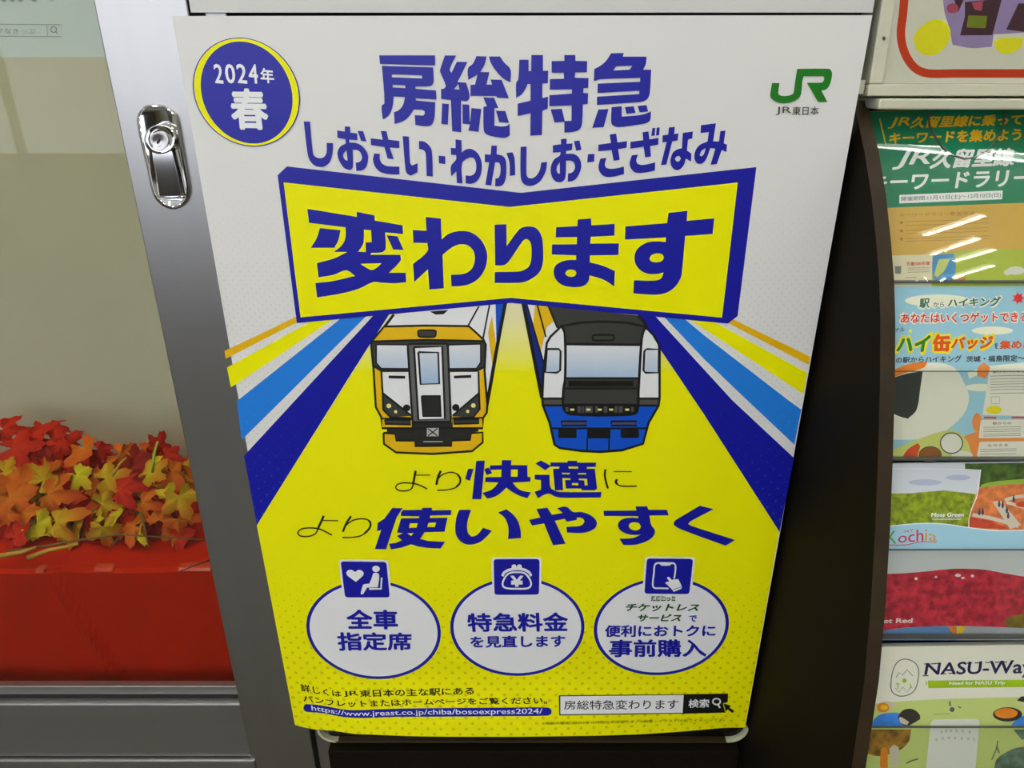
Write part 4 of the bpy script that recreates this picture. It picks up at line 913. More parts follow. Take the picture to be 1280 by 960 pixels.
# surfaces for the four tiers: (photo row of top, row of bottom)
def on_prof(px, py, back):
    lo, hi = 0.5, 1.6
    d = ray(px, py)
    for _ in range(40):
        t = (lo+hi)/2; t_ = t*0.6
        P = CAM+d*t_
        if P.y < prof_y(P.z, back): lo = t
        else: hi = t
    return P
BACK = 0.014; BOW_SAG = 0.009
TIERS = []
for top, bot in ((139, 356), (357, 575), (578, 798), (808, 985)):
    A = on_prof(1180, top, BACK+(0.004 if top == 139 else 0.0)); B = on_prof(1180, bot, BACK)
    dv = Vector((0, A.y-B.y, A.z-B.z)); nrm = Vector((0, -dv.z, dv.y)).normalized()
    TIERS.append((Flat((0, A.y, A.z), nrm), Vector((0, A.y, A.z)), Vector((0, B.y, B.z)), nrm))
LX0, LX1 = RX+0.006, RX+0.006+0.21
def leaflet(i, nm, label, top_px, paper, group='leaflets in the rack'):
    """a folded sheet of real thickness standing in tier i"""
    fl, A, B, nrm = TIERS[i]
    P = fl.hit(*top_px[0]); Q = fl.hit(*top_px[1]); R_ = fl.hit(1180, top_px[2])
    t = empty(nm, (LX0, (P.y+R_.y)/2, (P.z+R_.z)/2), label, 'leaflet', group)
    k = (Q.z-P.z)/(Q.x-P.x); zl = P.z+(LX0-P.x)*k; zr_ = P.z+(LX1-P.x)*k
    def y_at(z): return fl.p.y-(z-fl.p.z)*fl.n.z/fl.n.y
    f = [Vector((LX0, y_at(zl), zl)), Vector((LX1, y_at(zr_), zr_)), Vector((LX1, R_.y, R_.z)), Vector((LX0, R_.y, R_.z))]
    v = f+[p-nrm*0.0016 for p in f]
    mesh_obj('sheet', v, [(0,1,2,3), (7,6,5,4), (0,4,5,1), (1,5,6,2), (2,6,7,3), (3,7,4,0)], paper, t)
    # spare copies behind
    g = [p-nrm*0.0022+Vector((0.002, 0, -0.0006)) for p in f]; v = g+[p-nrm*0.0035 for p in g]
    mesh_obj('spare_sheets', v, [(0,1,2,3), (7,6,5,4), (0,4,5,1), (1,5,6,2), (2,6,7,3), (3,7,4,0)], WH, t)
    return t, fl
class Tier:
    def __init__(s, i, t, fl): s.t = t; s.fl = fl; s.l = 0.0; fl.xlim = (LX0+0.0003, LX1-0.0003)
    def art(s, *v):
        s.l += 1.2e-5; return Art(s.fl, s.l).view(*v)
def clipped(surf_art, fn): return fn(surf_art)
FAR = 1420     # photo column past the frame edge, still on the sheet

# tier 1: green and orange rally leaflet
t, fl = leaflet(0, 'rally_leaflet', 'green and orange leaflet in the top pocket of the rack', ((1100, 138.5), (1280, 132.3), 354), ink('leaf_orange_paper', 210, 170, 72, .5))
T = Tier(0, t, fl); V1 = (1080, 130, 6.4); V2 = (1080, 250, 6.4)
T.art(*V1).F_([(20, 64), (FAR, 8), (FAR, 785), (20, 832)], smooth=False).done('green_field', ink('rally_green', 14, 128, 88), t)
a = T.art(*V2); a.F_([(560, 440), (700, 420), (860, 400), (1290, 395), (FAR+400, 400), (FAR+400, 690), (540, 690)]); a.done('meadow_print', ink('meadow_green', 176, 192, 60), t)
T.art(*V2).F_([(200, 445), (550, 435), (540, 690), (200, 692)], smooth=False).done('coupon_panel', ink('coupon_paper', 222, 214, 178), t)
T.art(*V2).F_([(552, 440), (720, 428), (735, 560), (700, 655), (560, 640), (545, 560)]).done('map_sea', ink('map_blue', 60, 140, 196), t)
a = T.art(*V2); a.F_([(600, 475), (690, 468), (640, 570), (585, 620), (562, 600), (580, 530)]); a.done('map_land', ink('map_land', 196, 206, 110), t)
a = T.art(*V1); a.seg([('JR', 0, .155), ('久留里線', .165, .585), ('に乗って', .60, 1)], [(232, 108), (1275, 82)], [(190, 197), (1262, 165)], 0.04); a.q('キーワードを集めよう', (212, 228), (1262, 195), (1250, 290), (200, 320), 0.035); a.S(12, [(125, 118), (175, 325)]); a.done('orange_lettering', ink('rally_orange', 236, 178, 20), t)
a = T.art(*V1); a.seg([('JR', .0, .29), ('久留里線', .31, 1)], [(310, 370), (1205, 356)], [(225, 524), (1190, 490)], 0.045); a.q('キーワードラリー', (60, 568), (1345, 522), (1325, 652), (40, 692), 0.03); a.F_([(283, 728), (1110, 692), (1105, 762), (283, 795)], smooth=False); a.done('white_lettering', W, t)
a = T.art(*V1); a.q('開催期間:11月11日(土)〜12月10日(日)', (298, 742), (1095, 706), (1095, 750), (298, 782), 0.012); a.done('date_lettering', ink('date_grey', 96, 110, 100), t)
a = T.art(*V2); a.q('キーワードラリー参加方法', (285, 105), (885, 88), (885, 122), (285, 138), 0.01)
for y in (165, 195, 235, 262, 300, 322): a.S(4, [(330, y+8), (640, y), (1000, y-14)])
for y in (180, 248, 312): a.E(300, y, 14, 12)
a.done('brown_lettering', ink('rally_brown', 170, 120, 44), t)
a = T.art(*V2); a.q('先着500名様', (340, 495), (525, 490), (525, 520), (340, 527), 0.03); a.q('久留里線', (690, 625), (812, 618), (808, 645), (690, 652), 0.03); a.done('red_lettering', ink('rally_red', 206, 92, 70), t)
a = T.art(*V2); [a.S(4, [(350, y), (525, y-4)]) for y in (545, 560, 578)]; a.F_([(245, 530), (298, 528), (296, 590), (250, 590)], smooth=False); a.S(5, [(330, 622), (420, 618)]); a.done('coupon_print', ink('coupon_grey', 120, 124, 110), t)
a = T.art(*V2); a.E(1215, 565, 70, 34); a.E(1150, 580, 30, 22); a.done('meadow_house_print', ink('meadow_pale', 218, 220, 208), t)

# tier 2: sky blue hiking leaflet
t, fl = leaflet(1, 'hiking_leaflet', 'sky blue hiking leaflet with red and green lettering in the second pocket down', ((1120, 357.3), (1280, 355.5), 574), ink('hiking_sky', 150, 198, 212, .5))
T = Tier(1, t, fl); V3 = (1080, 350, 6.4); V4 = (1080, 450, 6.4)
a = T.art(*V3); a.E(590, 165, 262, 50); a.E(1028, 405, 165, 33); a.F_([(830, 740), (1000, 690), (FAR, 650), (FAR, 710), (1000, 730), (840, 790)]); a.E(930, 860, 120, 30); a.done('cloud_print', ink('cloud_cream', 232, 234, 206), t, split=True)
a = T.art(*V4); a.F_([(180, 130), (330, 60), (560, 20), (720, 60), (800, 180), (840, 300), (800, 430), (700, 530), (560, 620), (180, 640)]); a.done('pale_hill_print', ink('hill_cream', 226, 226, 206), t)
a = T.art(*V4); a.F_([(180, 160), (340, 110), (470, 90), (450, 230), (420, 400), (350, 470), (280, 450), (180, 400)]); a.done('dark_wood_print', ink('wood_dark', 44, 52, 46), t)
a = T.art(*V4); a.F_([(180, 110), (300, 50), (420, 20), (510, 15), (480, 60), (360, 95), (180, 160)]); a.done('orange_ridge_print', ink('ridge_orange', 232, 130, 36), t)
a = T.art(*V4); a.F_([(800, 610), (900, 575), (1000, 560), (FAR, 560), (FAR, 800), (840, 800)]); a.E(905, 500, 40, 75); a.F_([(910, 60), (960, 20), (1010, 60), (990, 120), (970, 150), (905, 125)]); a.done('autumn_hill_print', ink('autumn_orange', 230, 140, 66), t, split=True)
a = T.art(*V4); a.F_([(180, 740), (420, 640), (700, 560), (820, 640), (870, 800), (180, 800)]); a.done('meadow_print', ink('hike_green', 196, 204, 110), t)
a = T.art(*V4); a.E(530, 755, 88, 62); a.done('brown_badge_print', ink('badge_brown', 140, 84, 34), t)
a = T.art(*V4); a.E(700, 665, 88, 82); a.E(785, 765, 85, 38); a.done('white_badge_print', ink('badge_white', 222, 220, 206), t, split=True)
a = T.art(*V4); a.ring(700, 665, 88, 82, 9, 40); a.ring(530, 755, 88, 62, 6, 30); a.done('badge_outline', ink('badge_dark', 60, 60, 60), t, split=True)
a = T.art(*V4); a.F_([(300, 790), (345, 720), (430, 665), (450, 690), (420, 790)]); a.done('red_ribbon_print', ink('ribbon_red', 206, 74, 30), t)
a = T.art(*V4); a.F_([(1005, 72), (FAR, 60), (FAR, 452), (948, 440)], smooth=False); a.F_(rrect([(935, 480), (FAR, 474), (FAR, 620), (918, 626)], .06)); a.F_(rrect([(925, 655), (FAR, 648), (FAR, 792), (902, 780)], .06)); a.done('info_panel', ink('info_paper', 228, 226, 208), t, split=True)
a = T.art(*V4); a.E(1040, 398, 62, 34); a.done('yellow_badge_print', ink('badge_yellow', 226, 214, 20), t)
a = T.art(*V4); a.S(16, [(960, 461), (1060, 462)]); a.S(16, [(1180, 460), (FAR, 458)]); a.done('red_band_print', ink('band_red', 206, 80, 60), t)
a = T.art(*V4); a.q('駅からハイキング', (1030, 88), (1330, 82), (1330, 102), (1030, 106), 0.02)
for y in (125, 150, 172, 192, 215, 235, 265): a.S(4, [(1010, y+4), (1150, y), (FAR, y-3)])
a.outline(3, [(1018, 295), (1085, 293), (1085, 350), (1020, 350)]); a.q('駅からの', (1030, 498), (1180, 495), (1180, 515), (1030, 517), 0.02)
for y in (535, 552, 570, 590, 605): a.S(4, [(955, y+4), (1255, y-2)])
a.q('もらえる', (990, 675), (1150, 668), (1150, 690), (990, 694), 0.02)
for y in (712, 728, 750): a.S(4, [(930, y+4), (1220, y-2)])
a.done('info_print', ink('info_grey', 110, 112, 104), t)
a = T.art(*V3); a.q('駅', (440, 148), (530, 142), (525, 226), (436, 230), 0.12); a.q('から', (548, 172), (650, 168), (646, 222), (546, 222), 0.10); a.q('ハイキング', (668, 145), (1104, 128), (1090, 216), (660, 220), 0.10); a.q('あなたはいくつゲットできる?', (290, 264), (1350, 250), (1350, 338), (286, 350), 0.10); a.done('lettering_edge', ink('letter_edge', 236, 232, 210), t)
a = T.art(*V3); a.q('駅', (448, 152), (525, 147), (520, 220), (444, 223), 0.03); a.q('から', (556, 178), (642, 174), (640, 216), (554, 217), 0.01); a.q('ハイキング', (678, 150), (1095, 135), (1082, 208), (670, 213), 0.035); a.done('green_lettering', ink('hike_dark_green', 40, 110, 84), t)
a = T.art(*V3); a.q('あなたはいくつゲットできる?', (300, 270), (1345, 256), (1345, 332), (294, 344), 0.028); a.E(1235, 145, 34, 34)
for k in range(7):
    an = k*0.9; a.F_([(1235+18*math.cos(an-.6), 145+18*math.sin(an-.6)), (1235+62*math.cos(an), 145+58*math.sin(an)), (1235+18*math.cos(an+.6), 145+18*math.sin(an+.6))], smooth=False)
a.done('red_lettering', ink('hike_red', 222, 50, 44), t)
a = T.art(*V3); a.q('ハイ', (268, 448), (545, 430), (520, 582), (250, 586), 0.11); a.q('缶', (552, 428), (700, 425), (694, 578), (544, 580), 0.10); a.q('バッジ', (700, 448), (1045, 434), (1030, 562), (686, 560), 0.11); a.E(372, 410, 14, 12); a.done('yellow_lettering_edge', ink('hike_yellow', 240, 222, 30), t)
a = T.art(*V3); a.q('ハイ', (278, 462), (530, 446), (508, 568), (262, 572), 0.05); a.done('badge_green_lettering', ink('hike_green_letter', 20, 130, 50), t)
a = T.art(*V3); a.q('缶', (562, 440), (690, 437), (684, 566), (555, 568), 0.055); a.q('バッジ', (712, 462), (1032, 448), (1018, 550), (698, 548), 0.05); a.q('集めよう', (1090, 487), (1430, 472), (1430, 545), (1086, 552), 0.035); a.done('badge_red_lettering', ink('hike_vermilion', 222, 84, 20), t)
a = T.art(*V3); a.q('を', (1045, 505), (1074, 503), (1072, 548), (1044, 550), 0.02); a.q('の駅からハイキング', (258, 618), (780, 602), (778, 655), (254, 664), 0.018); a.q('茨城・福島限定〜', (820, 610), (1285, 598), (1285, 650), (818, 655), 0.018); a.q('ナル', (252, 382), (326, 378), (324, 412), (250, 414), 0.01); a.done('dark_lettering', ink('hike_dark', 62, 56, 58), t)

# tier 3: park leaflet with green and red kochia photographs
t, fl = leaflet(2, 'park_leaflet', 'park leaflet with photographs of green and red bushes in the third pocket down', ((1120, 579), (1280, 577), 797), ink('park_sky', 206, 212, 216, .5))
T = Tier(2, t, fl); V5 = (1060, 560, 5.818); V6 = (1060, 680, 5.818)
a = T.art(*V5); a.F_([(200, 330), (440, 330), (700, 308), (930, 335), (900, 440), (880, 580), (200, 590)], smooth=False); a.done('green_bush_photo', mat('bush_green_print', rgb(132, 150, 24), 0.5, noise=0.35, nscale=230), t)
a = T.art(*V5); a.E(560, 250, 120, 22); a.E(800, 215, 90, 20); a.done('cloud_print', ink('park_cloud', 176, 186, 206), t, split=True)
a = T.art(*V5); a.F_([(850, 113), (FAR, 106), (FAR, 300), (945, 292), (967, 158), (852, 152)], smooth=False); a.done('tree_photo', mat('tree_green_print', rgb(66, 92, 30), 0.5, noise=0.45, nscale=150), t)
a = T.art(*V5); a.F_([(950, 285), (1120, 262), (FAR, 250), (FAR, 620), (880, 580), (890, 460)], smooth=False); a.done('flower_hill_photo', mat('flower_orange_print', rgb(214, 122, 66), 0.5, noise=0.25, nscale=160), t)
a = T.art(*V5); a.F_([(975, 265), (1100, 240), (FAR, 215), (FAR, 255), (1120, 268), (960, 290)]); a.done('lawn_print', ink('park_lawn', 140, 176, 60), t)
a = T.art(*V5); a.S(26, [(905, 485), (1060, 515), (1240, 570)]); a.F_([(1050, 390), (1110, 385), (1260, 560), (1180, 590)]); a.S(24, [(1140, 380), (1230, 355), (FAR, 350)]); a.S(22, [(1150, 395), (FAR, 470)]); a.done('path_print', ink('park_path', 208, 198, 176), t)
a = T.art(*V5); a.F_([(880, 500), (1040, 530), (1180, 590), (880, 575)]); a.E(1280, 410, 60, 22); a.done('red_flower_print', mat('flower_red_print', rgb(200, 74, 44), 0.5, noise=0.2, nscale=160), t)
a = T.art(*V5)
for x, y in ((955, 470), (980, 468), (1100, 410), (1125, 418), (1155, 455), (1165, 495), (1205, 372)): a.E(x, y, 9, 20); a.E(x, y-24, 6, 6)
a.done('walker_print', ink('walker_navy', 60, 66, 90), t, split=True)
a = T.art(*V5); a.F_([(200, 585), (330, 565), (520, 548), (700, 552), (880, 578), (1080, 600), (FAR, 590), (FAR, 740), (200, 745)]); a.done('blue_band', ink('park_pale_blue', 160, 206, 222), t)
a = T.art(*V5); a.S(3, [(200, 150), (600, 152), (850, 154)]); a.S(7, [(200, 588), (330, 566), (520, 549), (700, 553), (880, 579), (1080, 601), (FAR, 592)]); a.S(6, [(965, 157), (940, 340), (900, 440), (880, 520), (878, 578)]); a.q('Moss Green', (610, 472), (845, 470), (840, 498), (605, 500), 0.03); a.S(3, [(610, 512), (830, 510)]); a.S(3, [(610, 522), (820, 520)]); a.done('white_print', W, t)
a = T.art(*V5); a.S(6, [(300, 705), (420, 704), (540, 682), (645, 684)]); a.q('och', (365, 620), (548, 585), (548, 678), (365, 690), 0.008); a.q('コキア', (400, 600), (475, 588), (475, 612), (400, 618), 0.02); a.done('magenta_lettering', ink('park_magenta', 196, 60, 84), t)
a = T.art(*V5); a.q('K', (288, 608), (350, 600), (352, 695), (290, 692), 0.008); a.done('green_initial', ink('park_green_letter', 110, 150, 60), t)
a = T.art(*V5); a.q('ia', (560, 590), (645, 620), (645, 675), (560, 675), 0.008); a.done('amber_lettering', ink('park_amber', 206, 160, 80), t)
a = T.art(*V6); a.R(100, 44, FAR, 260); a.done('pale_sky_print', ink('park_grey_sky', 202, 208, 206), t)
a = T.art(*V6); a.F_([(150, 222), (420, 212), (560, 200), (740, 182), (860, 180), (1000, 188), (1150, 215), (FAR, 260), (FAR, 620), (1000, 600), (750, 596), (400, 610), (150, 650)]); a.done('red_bush_photo', mat('bush_red_print', rgb(184, 44, 60), 0.5, noise=0.35, nscale=170), t)
a = T.art(*V6); a.E(800, 228, 22, 12); a.E(905, 232, 12, 10); a.E(640, 240, 10, 8); a.E(495, 252, 12, 10); a.E(835, 247, 14, 8); a.q('Scarlet Red', (110, 545), (470, 540), (465, 572), (105, 578), 0.03); a.done('pale_print', ink('park_pale', 226, 214, 206), t)
a = T.art(*V6); a.E(1290, 570, 150, 60); a.done('green_bush_print', mat('bush_olive_print', rgb(120, 104, 26), 0.5, noise=0.3, nscale=150), t)
a = T.art(*V6); a.F_([(200, 640), (400, 612), (580, 600), (760, 594), (1000, 600), (FAR, 618), (FAR, 700), (200, 700)]); a.done('lower_blue_band', ink('park_steel_blue', 96, 134, 178), t)
a = T.art(*V6); a.F_([(865, 598), (1050, 602), (FAR, 618), (FAR, 700), (790, 700), (800, 680)]); a.done('lower_grey_band', ink('park_grey', 158, 166, 170), t)
a = T.art(*V6); a.F_([(722, 600), (785, 596), (785, 680)], smooth=False); a.done('orange_wedge', ink('park_orange', 222, 120, 24), t)
a = T.art(*V6); a.F_([(790, 596), (865, 600), (800, 680), (790, 680)], smooth=False); a.done('yellow_wedge', ink('park_yellow', 222, 186, 40), t)

# tier 4: travel leaflet
t, fl = leaflet(3, 'travel_leaflet', 'cream and lime travel leaflet with small food pictures in the lowest pocket', ((1110, 808.5), (1280, 806), 985), ink('travel_cream', 228, 228, 206, .5))
T = Tier(3, t, fl); V7 = (1060, 795, 5.818)
a = T.art(*V7); a.F_([(60, 505), (300, 482), (500, 468), (800, 455), (FAR, 440), (FAR, 1090), (60, 1090)]); a.done('lime_field', ink('travel_lime', 196, 212, 124), t)
a = T.art(*V7); a.q('NASU-Way', (572, 198), (1345, 172), (1335, 300), (552, 308), 0.02)
for x, y, w_ in ((570, 203, 40), (615, 203, 36), (640, 200, 30), (560, 289, 44), (690, 275, 44), (745, 272, 40), (880, 198, 40), (935, 196, 34), (1015, 193, 44), (1085, 191, 40), (1135, 190, 34)): a.S(7, [(x-w_/2+4, y), (x+w_/2+4, y-1)])
a.done('title_lettering', ink('travel_navy', 42, 36, 78), t)
a = T.art(*V7); a.S(7, [(415+0, 168), (480, 190), (512, 240), (505, 340), (470, 410), (390, 438), (330, 415), (312, 370), (325, 260), (360, 190)], closed=True); a.S(5, [(350, 300), (370, 265), (395, 285), (430, 245), (470, 290)]); a.S(4, [(345, 380), (370, 410), (400, 370), (430, 410), (455, 370)])
a.S(3, [(620, 570), (740, 566)]); a.S(12, [(740, 475), (742, 510)]); a.E(757, 535, 18, 18); a.S(8, [(800, 512), (822, 524)]); a.S(10, [(425, 925), (470, 905), (510, 895)]); a.S(8, [(1090, 760), (1075, 830), (1045, 900)]); a.S(10, [(1080, 800), (1100, 850)]); a.done('line_drawing', ink('travel_grey', 96, 106, 96), t, split=True)
a = T.art(*V7); a.F_([(580, 325), (FAR, 317), (FAR, 370), (585, 378)], smooth=False); a.S(8, [(565, 330), (575, 350), (565, 355)]); a.E(410, 325, 16, 16); a.S(8, [(350, 345), (375, 350)]); a.S(8, [(365, 345), (362, 385)]); a.S(8, [(450, 345), (465, 380)]); a.F_([(580+140, 915), (745, 885), (800, 868), (850, 885), (862, 915), (800, 925)]); a.ring(808, 805, 20, 20, 14); a.S(10, [(808, 825), (808, 842)]); a.done('green_bar', ink('travel_green', 160, 196, 30), t, split=True)
a = T.art(*V7); a.q('Need for NASU Trip', (738, 332), (1142, 325), (1140, 358), (736, 363), 0.03); a.F_(rrect([(605, 608), (960, 603), (925, 990), (565, 990)], .1)); a.done('white_card', ink('travel_white', 228, 230, 216), t, split=True)
a = T.art(*V7)
for x, y in ((680, 700), (715, 692), (750, 690), (790, 690), (835, 692), (885, 698), (645, 755), (690, 745), (735, 740), (780, 742), (830, 745), (875, 748), (915, 752)): a.S(6, [(x-9, y), (x+6, y-8)]); a.S(4, [(x-6, y+8), (x+8, y+6)])
a.done('card_print', ink('card_grey', 150, 158, 130), t)
a = T.art(*V7); a.F_([(160, 660), (210, 585), (290, 560), (400, 570), (450, 640), (455, 665)]); a.F_([(1185, 650), (1240, 590), (FAR, 540), (FAR, 655)]); a.done('blue_lake_photo', mat('lake_blue_print', rgb(60, 130, 214), 0.5, noise=0.2, nscale=60), t, split=True)
a = T.art(*V7); a.F_([(140, 680), (460, 680), (445, 760), (400, 815), (330, 850), (230, 875), (120, 850)]); a.done('autumn_wood_photo', mat('wood_rust_print', rgb(150, 110, 40), 0.5, noise=0.5, nscale=130), t)
a = T.art(*V7); a.F_([(1200, 680), (FAR, 680), (FAR, 760), (1260, 750)]); a.F_([(1160, 840), (1240, 810), (FAR, 800), (FAR, 1000), (1060, 1000), (1080, 900)]); a.done('stone_photo', mat('stone_green_print', rgb(100, 124, 104), 0.5, noise=0.4, nscale=120), t, split=True)
a = T.art(*V7); a.F_([(360, 590), (400, 540), (470, 532), (520, 570), (525, 605), (440, 650), (390, 640)]); a.E(1160, 570, 106, 52); a.F_([(1228, 470), (1260, 440), (FAR, 430), (FAR, 510)]); a.done('dark_pan_print', ink('pan_black', 58, 54, 46), t, split=True)
a = T.art(*V7); a.F_([(370, 595), (385, 590), (445, 625), (430, 648), (385, 632)]); a.F_([(200, 520), (250, 480), (300, 475), (350, 495), (300, 540), (240, 560)]); a.F_([(300, 820), (335, 790), (370, 820), (368, 945), (318, 945)]); a.S(14, [(1230, 490), (FAR, 510)]); a.done('pale_food_print', ink('food_pale', 206, 196, 172), t, split=True)
a = T.art(*V7); a.E(1150, 562, 84, 38); a.E(255, 520, 46, 36); a.F_([(232, 940), (240, 820), (262, 808), (285, 825), (290, 960), (240, 960)]); a.done('orange_food_print', ink('food_orange', 224, 134, 40), t, split=True)
a = T.art(*V7); a.E(262, 520, 26, 18); a.done('yellow_food_print', ink('food_yellow', 226, 196, 50), t)

# clear pockets: front sheets, ledges; the top one has a rounded thumb notch
PK = glass_mat('pocket_acrylic', (0.93, 0.94, 0.92, 1), 0.05)
PKE = mat('acrylic_cut_edge', rgb(86, 92, 86), 0.3)
X0, X1 = RX+0.001, RX+0.218
def pocket(i, top_y, bot_y, off):
    fl, A, B, nrm = TIERS[i]; f = Flat(fl.p+nrm*off, nrm)
    P, Q = f.hit(1180, top_y), f.hit(1180, bot_y)
    for n_, (xa, xb) in enumerate(((X0, X1), (X1+0.004, X1+0.222), (X1+0.226, X1+0.444))):
        v = [Vector((xa, P.y, P.z)), Vector((xb, P.y, P.z)), Vector((xb, Q.y, Q.z)), Vector((xa, Q.y, Q.z))]
        mesh_obj('pocket_front', v, [(0, 1, 2, 3)], PK, rk)
        e = [v[0], v[1], v[1]-nrm*0.0018, v[0]-nrm*0.0018]; up_ = (P-Q).normalized()*0.0008
        e2 = [q-up_ for q in e]
        mesh_obj('pocket_rim', e+e2, [(0,1,2,3), (7,6,5,4), (0,4,5,1), (1,5,6,2), (2,6,7,3), (3,7,4,0)], PKE, rk)
    return P, Q, nrm
for i, (ty, by) in ((1, (463.5, 574.5)), (2, (687, 798)), (3, (909, 1010))):
    P, Q, nrm = pocket(i, ty, by, 0.006)
    z, y = Q.z, Q.y
    box('pocket_ledge', RX+0.0005, 1.019, y+0.0006, y+0.0045, z-0.0012, z+0.0002, PKE, rk)
# top pocket: a bowed clear front with a rounded thumb notch
class Bow:
    curved = True; ygrid = 0
    def __init__(s, fl, n, T0, B0, off, sag): s.f = fl; s.n = n; s.B = B0; s.ax = (T0-B0); s.L = s.ax.length; s.ax = s.ax.normalized(); s.off = off; s.sag = sag
    def hit(s, px, py, lift=0.0):
        o = s.off
        for _ in range(10):
            P = s.f.hit(px, py, o+lift); k = min(1, max(0, (P-s.B).dot(s.ax)/s.L)); o = s.off+s.sag*4*k*(1-k)
        return P
fl, A, B, nrm = TIERS[0]; f0 = Flat(fl.p, nrm); T0 = f0.hit(1180, 134, 0.004); B0 = f0.hit(1180, 352, 0.004)
f = Bow(f0, nrm, T0, B0, 0.004, BOW_SAG)
N_ = [(1161, 137), (1163, 155), (1170, 170), (1180, 184), (1192, 193), (1207, 197.5), (1222, 195), (1235, 187), (1246, 173), (1254, 154), (1257, 134)]
ntc = [f.hit(*p) for p in N_]
a = Art(f, 0.0); a.ylim = 130
a.F_([(1087, 138.5)]+N_+[(1500, 126), (1600, 352), (1112, 352), (1112, 300), (1106, 240), (1097, 185)], smooth=False)
q_ = a.done('pocket_front', PK, rk); q_.data.polygons.foreach_set('use_smooth', [True]*len(q_.data.polygons))
rim = [p for p in ntc]; nv = []; nf = []
for k, p in enumerate(rim):
    c = f.hit(1208, 150); d = (c-p).normalized()*0.0007; nv += [p, p-nrm*0.0018, p-nrm*0.0018-d, p-d]
for k in range(len(rim)-1):
    for j in range(4): nf.append((4*k+j, 4*k+(j+1) % 4, 4*k+4+(j+1) % 4, 4*k+4+j))
mesh_obj('pocket_rim', nv, nf, PKE, rk)
box('pocket_ledge', RX+0.0005, 1.019, B0.y+0.0006, B0.y+0.0045, B0.z-0.0012, B0.z, PKE, rk)
for xx in (X1+0.0005, X1+0.2225):
    poly = [(y+0.012, z) for y, z in PROF]+[(0.049, zlow), (0.049, PROF[0][1]-0.004)]
    prism('pocket_divider', poly, (xx, xx+0.003), PK, rk)

# ------------------------------------------------------------------ framed white display above the rack
th = math.atan2(0.0055, 0.075)
FRM = Flat((0, 0.0, H-0.02), (0, -math.cos(th), math.sin(th)))
dc = empty('display_frame', (0.5, 0.01, H-0.02), 'white enamelled frame with a glazed picture above the leaflet rack', 'frame')
def slab(name, pts, thick, m, parent, lift=0.0, surf=None):
    surf = surf or FRM; nn = surf.n
    f_ = [surf.hit(p[0], p[1], lift) if isinstance(p, tuple) else p for p in pts]; g_ = [p-nn*thick for p in f_]; n_ = len(f_)
    o = mesh_obj(name, f_+g_, [tuple(range(n_)), tuple(range(2*n_-1, n_-1, -1))]+[(i, i+n_, (i+1) % n_+n_, (i+1) % n_) for i in range(n_)], m, parent)
    bm = bmesh.new(); bm.from_mesh(o.data); bmesh.ops.recalc_face_normals(bm, faces=bm.faces); bm.to_mesh(o.data); bm.free(); return o
c0 = FRM.hit(1084.5, 120); c1 = FRM.hit(1103.5, 105)
def fp(x, z):
    z_ = z; return Vector((x, FRM.p.y-(z_-FRM.p.z)*FRM.n.z/FRM.n.y, z_))
ZT = H+0.42; XR = 0.95
bm_ = slab('frame_bar', [fp(c0.x, c0.z), fp(XR, c0.z), fp(XR, c1.z), fp(c0.x, c1.z)], 0.016, CREAM, dc); bevel_mod(bm_, 0.001)
bm_ = slab('frame_bar', [fp(c0.x, c1.z+0.0002), fp(c1.x, c1.z+0.0002), fp(c1.x, ZT), fp(c0.x, ZT)], 0.016, CREAM, dc); bevel_mod(bm_, 0.001)
bm_ = slab('frame_bar', [fp(XR-0.012, c1.z+0.0002), fp(XR, c1.z+0.0002), fp(XR, ZT), fp(XR-0.012, ZT)], 0.016, CREAM, dc); bevel_mod(bm_, 0.001)
BK = Flat(FRM.p-FRM.n*0.004, FRM.n)
pic = slab('picture_sheet', [fp(c1.x+0.0002, c1.z+0.0004), fp(XR-0.0125, c1.z+0.0004), fp(XR-0.0125, ZT), fp(c1.x+0.0002, ZT)], 0.001, ink('picture_paper', 212, 210, 190), dc)
for v_ in pic.data.vertices: v_.co += -FRM.n*0.004
Vx = (1060, 0, 5.818); lf = [0.0]
def pa():
    lf[0] += 1.2e-5; return Art(BK, lf[0]).view(*Vx)
a = pa(); a.S(62, [(425, -200), (400, 100), (385, 230), (395, 330), (435, 430), (495, 500), (580, 533), (760, 534), (2300, 534)]); a.done('red_border', ink('border_red', 194, 52, 6), dc)
pa().F_([(680, -150), (1500, -150), (1500, 215), (1240, 240), (1060, 250), (1045, 340), (900, 350), (760, 325), (735, 200), (700, 80)]).done('purple_photo', mat('lavender_print', rgb(148, 128, 172), 0.5, noise=0.18, nscale=90), dc)
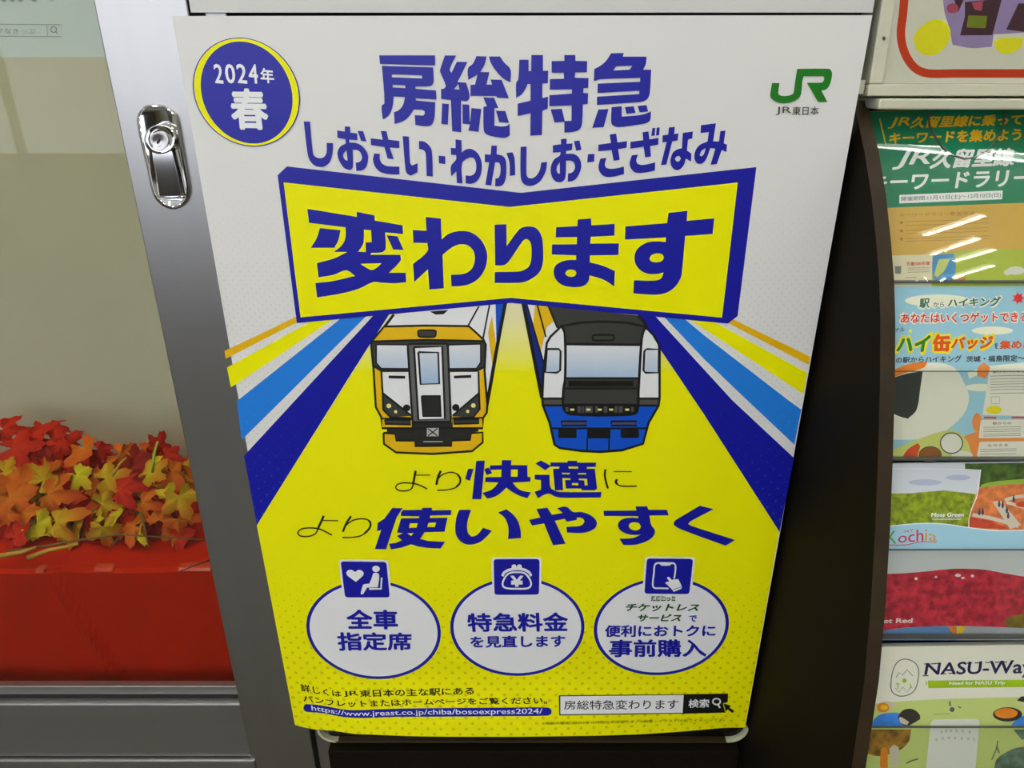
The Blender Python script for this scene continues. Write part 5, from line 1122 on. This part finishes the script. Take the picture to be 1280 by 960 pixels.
a = pa(); a.F_([(850, 15), (1120, -10), (1050, 255), (815, 258), (850, 120)], smooth=False); a.F_([(1240, 25), (1500, 20), (1500, 260), (1150, 215)], smooth=False); a.F_([(760, -40), (860, -40), (800, 90)], smooth=False); a.done('maroon_box_print', ink('maroon_print', 66, 34, 46), dc, split=True)
a = pa(); a.F_([(875, 112), (1015, 116), (1000, 205), (862, 200)], smooth=False); a.done('green_print', ink('moss_print', 110, 124, 20), dc)
a = pa(); a.F_([(900, 20), (985, 5), (970, 80), (920, 70)], smooth=False); a.E(760, 60, 44, 36); a.done('pink_print', ink('pink_print', 168, 70, 90), dc, split=True)
a = pa(); a.F_([(480, 300), (490, 240), (560, 170), (620, 142), (690, 150), (738, 200), (742, 270), (700, 350), (640, 395), (580, 405), (510, 370)]); a.F_([(1060, 300), (1120, 275), (1270, 275), (1265, 330), (1200, 380), (1130, 392), (1080, 360)]); a.done('yellow_blob_print', ink('lemon_print', 226, 220, 16), dc, split=True)
gp = fp; DG_ = glass_mat('picture_glazing', (0.95, 0.96, 0.94, 1), 0.022)
gl = mesh_obj('glazing', [fp(c1.x, c1.z), fp(XR-0.012, c1.z), fp(XR-0.012, ZT), fp(c1.x, ZT)], [(0, 1, 2, 3)], DG_, dc)
for v_ in gl.data.vertices: v_.co += -FRM.n*0.0015
s_ = FRM.hit(1105, 48, 0.0)
a = Art(FRM, 0.0006); a.E(1105, 48, 2.1, 2.6, 16); a.done('screw', mat('dull_screw', rgb(110, 108, 92), 0.4, 1.0), dc)
# dark wall strip seen between poster and frame, with its pale clip
wb = box('wall_panel', 0.2665, XR, 0.062, 0.075, 0.45, ZT, BROWN2); wb.name = 'wall_panel'; wb['kind'] = 'structure'
box('trim_1', 0.2625, c0.x-0.0012, 0.012, 0.030, H-0.020, ZT, mat('grey_green_trim', rgb(84, 82, 66), 0.6))['kind'] = 'structure'
cl = FRM.hit(1078, 100); cl2 = FRM.hit(1078, 118)
tag(box('bracket', 0.2632, c0.x-0.0015, 0.004, 0.0115, cl2.z, cl.z, CREAM, bevel=0.0008), 'small cream bracket between the poster edge and the white frame', 'bracket')
